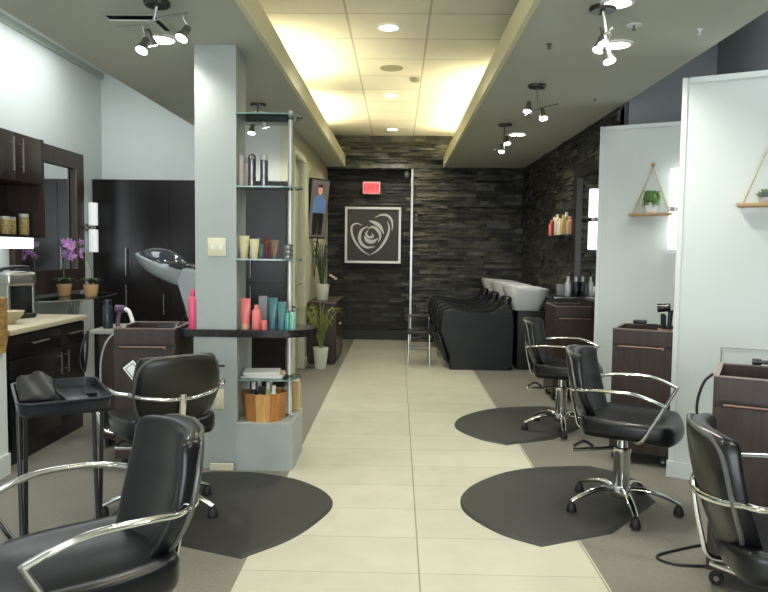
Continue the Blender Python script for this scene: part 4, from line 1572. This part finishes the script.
flat_shape('pictured_shirt', [(-.13, -.05), (-.12, .12), (-.05, .17), (.05, .17), (.12, .12), (.13, -.05)], M_scr_blue)
flat_shape('pictured_trousers', [(-.10, -.32), (-.11, -.05), (.11, -.05), (.09, -.32), (.01, -.32), (0, -.1), (-.01, -.32)], M_scr_dark)
flat_shape('pictured_face', [(.045 * math.cos(a), .23 + .06 * math.sin(a)) for a in [2 * PI * k / 14 for k in range(14)]], M_scr_skin)
flat_shape('pictured_hair', [(.05 * math.cos(a), .265 + .035 * math.sin(a)) for a in [PI * k / 8 for k in range(9)]], M_scr_dark, -.0262)
bm = B(); box(bm, -.04, .04, .02, .06, -.05, .05); obj('wall_mount', bm, M_plastic, t, smooth=False)
cable('black cord hanging from the corridor television', [(-1.03, 9.12, 1.55), (-1.045, 9.10, 1.42), (-1.05, 9.05, 1.25), (-1.06, 9.0, 1.05)], .008, M_cable, 'television_cord')

t = thing('console_cabinet', 'narrow dark wooden cabinet against the cream corridor wall', 'cabinet', (0, 0, 0))
bm = B(); box(bm, -1.085, -.755, 8.55, 9.60, .04, .73); box(bm, -1.06, -.78, 8.58, 9.57, 0, .04); obj('body', bm, M_wood, t, smooth=False)
bm = B(); box(bm, -1.085, -.735, 8.53, 9.62, .731, .765, bev=.003); obj('top', bm, M_woodh, t)
for k in range(2):
    bm = B(); box(bm, -.755, -.738, 8.56 + k * .52, 9.07 + k * .52, .06, .72, bev=.002); dr = obj('door', bm, M_wood, t)
    bm = B(); lathe(bm, [(.01, 0), (.012, .02)], 10, (-.738, 9.02 + k * .10, .45), M=Matrix.Rotation(PI / 2, 4, 'Y')); obj('knob', bm, M_steel, dr)


def blades(bm, n, L0, L1, spread, w, droop, z0, r0=.01):
    for k in range(n):
        a = random.uniform(0, 2 * PI)
        L = random.uniform(L0, L1)
        s = random.uniform(.2, 1) * spread
        d = Vector((math.cos(a), math.sin(a), 0))
        pts = smooth_pts([Vector((0, 0, z0)) + d * r0 * random.random(), Vector((0, 0, z0 + L * .5)) + d * (s * L * .3 + r0 * s), Vector((0, 0, z0 + L * (.95 - droop * s))) + d * s * L * .75, Vector((0, 0, z0 + L * (.98 - 2.0 * droop * s))) + d * s * L * 1.05], 4)
        m_ = len(pts) - 1
        rr = [max(.0012, w * (math.sin(PI * min(.97, i / m_ * .9 + .12)))) for i in range(m_ + 1)]
        tube(bm, pts, rr, 6, flat=.22)


def potted(name, label, loc, pot, potm, leafm, args):
    t = thing(name, label, 'plant', loc)
    bm = B(); lathe(bm, pot, 24); obj('pot', bm, potm, t)
    bm = B(); blades(bm, *args); obj('leaves', bm, leafm, t)
    return t


p = atz(320.5, 368.5, 0)
potted('potted_spider_plant', 'arching striped green plant in a tall white floor pot', (p.x, p.y, 0),
       [(.062, 0), (.066, .01), (.092, .25), (.082, .25), (.078, .22), (0, .22)], M_pot, mat('variegated_leaf', (140, 152, 84), .5, var=.35, vscale=20),
       (70, .36, .62, .50, .013, .30, .22))
pp = potted('potted_grass_plant', 'small pink-tipped plant in a white pot on corridor cabinet', (-.93, 8.80, .766),
            [(.06, 0), (.066, .01), (.082, .20), (.074, .20), (.07, .18), (0, .18)], M_pot, M_leaf, (12, .18, .34, .35, .007, .1, .18))
bm = B()
tube(bm, smooth_pts([(0, 0, .18), (.04, 0, .34), (.12, 0, .30)], 5), .003, 6)
obj('flower_stem', bm, M_leaf, pp)
for k in range(3):
    bm = B(); rbox(bm, .02, .018, .014, .013, 4, lambda p, k=k: (p.x + .10 + .03 * k, p.y, p.z + .31 - .02 * k)); obj('flower', bm, M_petalp, pp)
t = potted('potted_snake_plant', 'tall dark upright-leaved plant against the corridor wall', (-.98, 9.15, .766),
           [(.05, 0), (.055, .01), (.06, .11), (.052, .11), (.05, .09), (0, .09)], M_plastic, M_leafd, (26, .40, .66, .30, .028, .12, .1))

# --------------------------------------------------------- right stone wall
t = thing('wall_shelf', 'narrow dark product shelf fixed on the stone side wall', 'shelf', (0, 0, 0))
bm = B(); box(bm, 1.735, 1.865, 7.45, 8.50, 1.565, 1.585); obj('board', bm, M_espresso2, t, smooth=False)
for yy in (7.65, 8.30):
    bm = B()
    box(bm, 1.78, 1.865, yy - .01, yy + .01, 1.52, 1.565)
    obj('bracket', bm, M_dsteel, t, smooth=False)
cols = [(M_pk, 'coral'), (M_redd, 'dark red'), (M_creamt, 'cream'), (M_whiteb, 'white'), (M_kraft, 'tan'), (mat('olive_b', (150, 150, 80), .4), 'olive'), (M_peach, 'peach')]
for k, (m_, nm) in enumerate(cols):
    Y = 8.40 - k * .145
    t = thing('shelf_bottle', nm + ' bottle standing on the stone wall shelf', 'bottle', (1.80, Y, 1.586), group='bottles on the stone wall shelf')
    hh = .19 + .05 * ((k * 7) % 3) / 2
    bm = B(); lathe(bm, [(.034, 0), (.036, .005), (.036, hh * .75), (.018, hh * .82)], 16); obj('body', bm, m_, t)
    bm = B(); lathe(bm, [(.018, hh * .82), (.018, hh)], 12); obj('cap', bm, M_whiteb if k % 2 else m_, t)
t = thing('wall_mirror', 'dark framed station mirror on the stone wall behind far partition', 'mirror', (1.85, 0, 0))
bm = B()
for b_ in ((-.05, 0, 7.28, 7.42, .85, 2.25), (-.05, 0, 6.35, 6.45, .85, 2.25), (-.05, 0, 6.45, 7.28, 2.15, 2.25), (-.05, 0, 6.45, 7.28, .85, .95)):
    box(bm, *b_)
obj('frame', bm, M_espresso2, t, smooth=False)
bm = B(); box(bm, -.02, -.005, 6.45, 7.28, .95, 2.15); obj('mirror_pane', bm, M_mirror, t, smooth=False)
t = thing('station_counter', 'narrow grey station counter against the stone side wall', 'counter', (0, 0, 0))
bm = B(); box(bm, 1.56, 1.84, 7.10, 7.52, .93, .955, bev=.003); obj('slab', bm, M_dsteel, t)
bm = B(); box(bm, 1.60, 1.84, 7.14, 7.48, .0, .93); obj('cupboard', bm, M_wood, t, smooth=False)
t = thing('storage_box', 'small pale grey box on the stone wall station counter', 'box', (1.72, 7.40, .956))
bm = B(); box(bm, -.06, .06, -.05, .05, 0, .11, bev=.004); obj('carton', bm, M_gbox, t)
for k, (xx, m_, lab) in enumerate(((1.72, M_silverpaint, 'silver canister on the stone wall station counter'), (1.80, M_bplastic, 'blue-black bottle on the stone wall station counter'))):
    t = thing('canister', lab, 'canister', (xx, 7.19, .956))
    bm = B(); lathe(bm, [(.03, 0), (.032, .004), (.032, .13), (.02, .15)], 16); obj('body', bm, m_, t)
    bm = B(); lathe(bm, [(.018, .15), (.018, .20)], 12); obj('cap', bm, M_silverpaint, t)


# ------------------------------------------------------- hanging rope shelves
def hanging_shelf(label, Mp, x, zb, zk):
    t = thing('hanging_shelf', label, 'shelf', group='rope hung oak shelves')
    t.matrix_world = Mp @ Matrix.Translation((x, -.008, zb))
    bm = B(); box(bm, -.17, .17, -.115, -.005, -.010, .010, bev=.002); obj('board', bm, M_oak, t)
    H = zk - zb
    bm = B()
    for s in (-1, 1):
        tube(bm, smooth_pts([(s * .145, -.015, .0), (s * .07, -.015, H * .5), (s * .012, -.02, H * .86), (0, -.022, H)], 5), .0035, 6)
        tube(bm, [(s * .145, -.105, .0), (s * .012, -.026, H * .86)], .0035, 6)
        tube(bm, [(s * .145, -.105, -.012), (s * .145, -.015, -.012)], .004, 6)
    obj('rope', bm, M_rope, t)
    bm = B(); lathe(bm, [(.008, 0), (.008, .025), (.018, .03), (.018, .042), (.01, .048)], 14, (0, 0, H), M=Matrix.Rotation(PI / 2, 4, 'X')); obj('peg', bm, M_oak, t)
    return t


h1 = hanging_shelf('small oak rope shelf with potted grass on the far partition', P1, .435, 1.715, 2.125)
h2 = hanging_shelf('small oak rope shelf with a succulent on the near partition', P2, .495, 1.685, 2.10)
M = P1 @ Matrix.Translation((.435, -.068, 1.726))
t = thing('potted_grass', 'bushy green grass in a white ribbed pot on rope shelf', 'plant')
t.matrix_world = M
bm = B(); lathe(bm, [(.040, 0), (.043, .005), (.046, .02), (.045, .026), (.048, .04), (.047, .046), (.05, .06), (.05, .085), (.044, .085), (.042, .07), (0, .07)], 24); obj('pot', bm, M_whitep, t)
bm = B(); blades(bm, 260, .09, .125, .62, .006, .04, .062, .075); obj('grass', bm, M_leaff, t)
M = P2 @ Matrix.Translation((.47, -.068, 1.696))
t = thing('potted_succulent', 'grey-green succulent in a small glass dish on rope shelf', 'plant')
t.matrix_world = M
bm = B(); lathe(bm, [(.026, 0), (.034, .01), (.036, .03), (.03, .03), (0, .022)], 20); obj('pot', bm, M_silverpaint, t)
bm = B()
for j in range(3):
    for k in range(8):
        a = 2 * PI * k / 8 + j * .4
        d = Vector((math.cos(a), math.sin(a), 0))
        L = .055 - .014 * j
        tube(bm, [Vector((0, 0, .028 + .008 * j)), Vector((0, 0, .04 + .012 * j)) + d * L * .6, Vector((0, 0, .056 + .012 * j)) + d * L], [.008, .014, .003], 6, flat=.5)
obj('rosette', bm, mat('succulent', (120, 136, 122), .5, var=.3, vscale=60), t)
t = thing('trinket_box', 'tiny white ornament at the end of the near rope shelf', 'ornament')
t.matrix_world = P2 @ Matrix.Translation((.56, -.068, 1.696))
bm = B(); rbox(bm, .02, .02, .022, .012, 6, lambda p: (p.x, p.y, p.z + .022)); obj('ornament', bm, M_whitep, t)


# ------------------------------------------------------------ ceiling lights
def lamp(name, kind, loc, energy, color, size=.1, rot=(0, 0, 0), spot=None, blend=.6, size_y=None):
    l = bpy.data.lights.new(name, kind)
    l.energy = energy
    l.color = color
    if kind == 'AREA':
        l.size = size
        if size_y:
            l.shape = 'RECTANGLE'
            l.size_y = size_y
        else:
            l.shape = 'DISK'
    elif kind == 'SPOT':
        l.spot_size = spot
        l.spot_blend = blend
        l.shadow_soft_size = size
    else:
        l.shadow_soft_size = size
    o = bpy.data.objects.new(name, l)
    COL.objects.link(o)
    o.location = loc
    o.rotation_euler = rot
    return o


WARM = (1.0, .97, .86)
NEUT = (.96, 1.0, .97)


def downlight(label, x, y, z, r, energy, col=WARM, group='recessed downlights'):
    t = thing('recessed_downlight', label, 'ceiling light', (x, y, z), group=group)
    bm = B()
    lathe(bm, [(r, -.002), (r * 1.22, -.006), (r * 1.25, .0)], 32)
    bm2 = B()
    n = 32
    rr = [[bm2.verts.new((q * math.cos(2 * PI * i / n), q * math.sin(2 * PI * i / n), zz)) for i in range(n)] for q, zz in ((r * 1.22, -.001), (r * 1.20, -.008), (r * .98, -.010), (r * .96, -.004))]
    bm.free()
    for A, C in zip(rr, rr[1:]):
        for i in range(n):
            bm2.faces.new((A[i], A[(i + 1) % n], C[(i + 1) % n], C[i]))
    obj('trim_ring', bm2, M_whitep, t)
    bm = B(); lathe(bm, [(r * .97, -.0045), (r * .97, -.003)], 32); obj('lens', bm, M_lamp, t)
    lamp('downlight_glow', 'SPOT', (x, y, z - .02), energy, col, r * .8, spot=R(140), blend=.7)
    return t


downlight('recessed downlight in the tiled ceiling, closest overhead', -.095, 5.61, ZC, .075, 75)
downlight('recessed downlight in the tiled ceiling beyond the round speaker', -.10, 8.02, ZC, .075, 75)
downlight('recessed downlight in the tiled ceiling beside the stone header', -.105, 10.25, ZC, .075, 45)
downlight('large recessed downlight in front of the grey pillar', -1.445, 4.33, ZS, .085, 60)
downlight('recessed downlight in the soffit above the glass shelves', -1.30, 6.68, ZS, .085, 50)
downlight('recessed downlight nearest overhead on the trolley side', 1.08, 3.66, ZS, .07, 60)
downlight('recessed downlight hard by the cluster of spot heads over chairs', 1.30, 4.38, ZS, .075, 60)
downlight('recessed downlight in the soffit close to the stone corner', 1.256, 7.70, ZS, .085, 50)
# out of frame, towards the shopfront, the same fittings go on
for i, (x, y, zz) in enumerate(((-1.4, 1.6, ZS), (1.2, 1.4, ZS), (-.1, 2.2, ZC), (-.1, -.6, ZC))):
    lamp('downlight_glow', 'SPOT', (x, y, zz - .02), 60, WARM, .08, spot=R(140), blend=.7)


def spotcluster(label, c, bar, heads, energy=9):
    """c: canopy centre on the soffit, bar: polyline of the curved rail, heads: (point, aim)"""
    t = thing('spot_cluster', label, 'ceiling light', c, group='chrome spot clusters')
    C0 = Vector(c)
    bm = B(); lathe(bm, [(.06, -.022), (.068, -.012), (.068, 0)], 26); obj('canopy', bm, M_dsteel, t)
    B_ = smooth_pts([Vector(p) - C0 for p in bar], 6)
    bm = B(); tube(bm, B_, .006, 8)
    mid = B_[len(B_) // 2]
    tube(bm, [Vector((0, 0, -.01)), mid], .008, 8)
    obj('rail', bm, M_steel, t)
    for (hp, aim) in heads:
        hp = Vector(hp) - C0
        near = min(B_, key=lambda q: (q - hp).length)
        d = Vector(aim).normalized()
        q = d.to_track_quat('Z', 'Y').to_matrix().to_4x4()
        bm = B()
        tube(bm, [near, near + Vector((0, 0, -.02)), hp - d * .05], .004, 6)
        lathe(bm, [(.010, -.055), (.018, -.045), (.022, -.01), (.033, .022), (.034, .03), (.030, .03), (.028, .026)], 18, tuple(hp), M=q)
        hd_ = obj('spot_head', bm, M_steel, t)
        bm = B(); lathe(bm, [(.030, .0305), (.030, .032)], 18, tuple(hp), M=q); obj('lens', bm, M_lamp, hd_)
        l = lamp('spot_glow', 'SPOT', tuple(C0 + hp + d * .04), energy, NEUT, .025, spot=R(110), blend=.8)
        l.rotation_euler = (-d).to_track_quat('Z', 'Y').to_euler()
    return t


dn = lambda x=0, y=0: (x, y, -1)
c = atz(157, 2, ZS)
spotcluster('chrome spot cluster over the tray stand, two heads on an S-shaped rail', (c.x, c.y, ZS), [at(118, 27, 3.75), at(143, 25, 3.72), at(164, 17, 3.7), at(187, 13, 3.66)],
            [(at(143.5, 46, 3.72), dn(-.2, -.5)), (at(184, 34, 3.66), dn(-.35, -.5)), (at(150, 40, 3.78), dn(.2, .3))])
c = atz(603, 7, ZS)
spotcluster('chrome spot cluster over the chair facing the far partition', (c.x, c.y, ZS), [at(600, 28, 3.9), at(603, 33, 3.8), at(609, 32, 3.7), at(612, 28, 3.6)],
            [(at(604, 40, 3.8), dn(-.1, -.4)), (at(600, 45, 3.86), dn(-.3, -.3)), (at(608, 56, 3.66), dn(.2, -.3))])
c = atz(537, 85, ZS)
spotcluster('chrome spot cluster over the middle of the trolley side', (c.x, c.y, ZS), [at(522, 118, 5.4), at(532, 112, 5.42), at(542, 108, 5.45), at(558, 104, 5.5)],
            [(at(528, 108, 5.45), dn(-.2, -.3)), (at(543, 115, 5.4), dn(.1, -.4))])
c = atz(505, 124, ZS)
spotcluster('chrome spot cluster over the shampoo basins', (c.x, c.y, ZS), [at(494, 150, 7.0), at(500, 145, 7.05), at(507, 140, 7.1), at(517, 136, 7.15)],
            [(at(507, 141, 7.1), dn(.1, -.4)), (at(502, 149, 7.05), dn(-.2, -.3))])
c = atz(258, 104, ZS)
spotcluster('chrome spot cluster glimpsed through the glass shelves', (c.x, c.y, ZS), [at(242, 120, 6.2), at(252, 116, 6.2), at(262, 119, 6.2), at(276, 118, 6.2)],
            [(at(252, 130, 6.2), dn(-.1, -.3)), (at(265, 124, 6.2), dn(.2, .3))])

# HVAC diffuser in the soffit
p0 = atz(136, 23, ZS)
t = thing('air_vent', 'square air diffuser in the soffit beside the spot cluster', 'vent', (-1.465, 4.03, ZS))
bm = B()
s = .165
for b_ in ((-s, s, -s, -s + .03, -.005, -.003), (-s, s, s - .03, s, -.005, -.003), (-s, -s + .03, -s + .03, s - .03, -.005, -.003), (s - .03, s, -s + .03, s - .03, -.005, -.003),
           (-.118, .125, -.125, .105, -.03, -.022), (-.01, .01, -.01, .01, -.022, -.003)):
    box(bm, *b_)
obj('louvre', bm, M_soffit, t, smooth=False)
bm = B(); box(bm, -.16, .16, -.16, .16, -.003, 0); obj('dark_throat', bm, M_rubber, t, smooth=False)
t = thing('ceiling_speaker', 'round flat speaker grille in the tiled ceiling between downlights', 'speaker', (-.086, 6.85, ZC))
bm = B(); lathe(bm, [(.10, -.008), (.11, -.004), (.11, 0)], 30); obj('grille', bm, mat('grille', (150, 148, 125), .6), t)
t = thing('smoke_detector', 'small round detector in the tiled ceiling beside the speaker grille', 'detector', (.15, 7.25, ZC))
bm = B(); lathe(bm, [(.03, -.035), (.05, -.025), (.055, 0)], 22); obj('housing', bm, mat('detector', (150, 148, 130), .6), t)
for (px, py, lab) in ((634, 25, 'fire sprinkler with a pale round plate above the chairs'), (549, 44, 'small dark sprinkler head in the soffit near the tiled ceiling'), (700, 29, 'small pale sprinkler head close to the grey wall'), (595, 97, 'tiny pale sprinkler head toward the stone wall')):
    p = atz(px, py, ZS)
    t = thing('fire_sprinkler', lab, 'sprinkler', (p.x, p.y, ZS), group='ceiling sprinklers')
    big = px == 634
    bm = B(); lathe(bm, [(.04 if big else .015, -.004), (.042 if big else .017, 0)], 20); obj('plate', bm, M_whitep if px != 549 else M_dsteel, t)
    bm = B(); lathe(bm, [(.012, -.03), (.012, -.027), (.004, -.026), (.006, -.004)], 12); obj('head', bm, M_dsteel if px != 700 else M_whitep, t)

# cove tubes hidden behind the fascia lips
for (x, y0, y1, lab) in ((-1.02, 5.75, 7.20, 'glowing cove tube over the soffit, nearer one on the pillar side'),
                         (-1.02, 8.05, 9.60, 'glowing cove tube over the soffit close to the stone header'),
                         (.88, 6.9, 8.5, 'glowing cove tube on the trolley side, nearer one'),
                         (.88, 8.65, 10.3, 'glowing cove tube on the trolley side beside the stone header'),
                         (-1.02, 2.2, 3.7, 'glowing cove tube on the pillar side above the camera'),
                         (.88, 2.2, 3.7, 'glowing cove tube on the trolley side above the camera')):
    t = thing('cove_light', lab, 'light', (x, y0, 2.705), group='cove lights')
    bm = B(); tube(bm, [(0, 0, .045), (0, y1 - y0, .045)], .016, 10); obj('tube', bm, M_cove, t)
    bm = B(); box(bm, -.03, .03, -.02, y1 - y0 + .02, 0, .026); obj('batten', bm, M_whitep, t, smooth=False)

# daylight through the shopfront
lamp('shopfront_daylight', 'AREA', (-.2, YF - .15, 1.5), 250, (.88, .95, 1.0), 5.0, rot=(R(90), 0, 0), size_y=2.2)
for (x, y, e) in ((-2.5, 2.2, 13), (-2.5, 5.4, 20), (2.3, 4.0, 26)):  # added fill lamps above the side alcoves, hidden by the soffits
    lamp('alcove_fill', 'AREA', (x, y, 3.12 if x < 0 else 3.5), e, (.95, .98, 1.0), .7, size_y=1.8)

w = bpy.data.worlds.new('world')
sc.world = w
w.use_nodes = True
w.node_tree.nodes['Background'].inputs[0].default_value = (.80, .90, 1.0, 1)
w.node_tree.nodes['Background'].inputs[1].default_value = .5

sc.view_settings.view_transform = 'Standard'
sc.view_settings.look = 'None'
sc.view_settings.gamma = 1
sc.view_settings.exposure = 0.2
sc.cycles.use_denoising = True
sc.cycles.max_bounces = 8
sc.cycles.diffuse_bounces = 4
sc.cycles.sample_clamp_indirect = 5
sc.cycles.caustics_reflective = False
sc.cycles.caustics_refractive = False
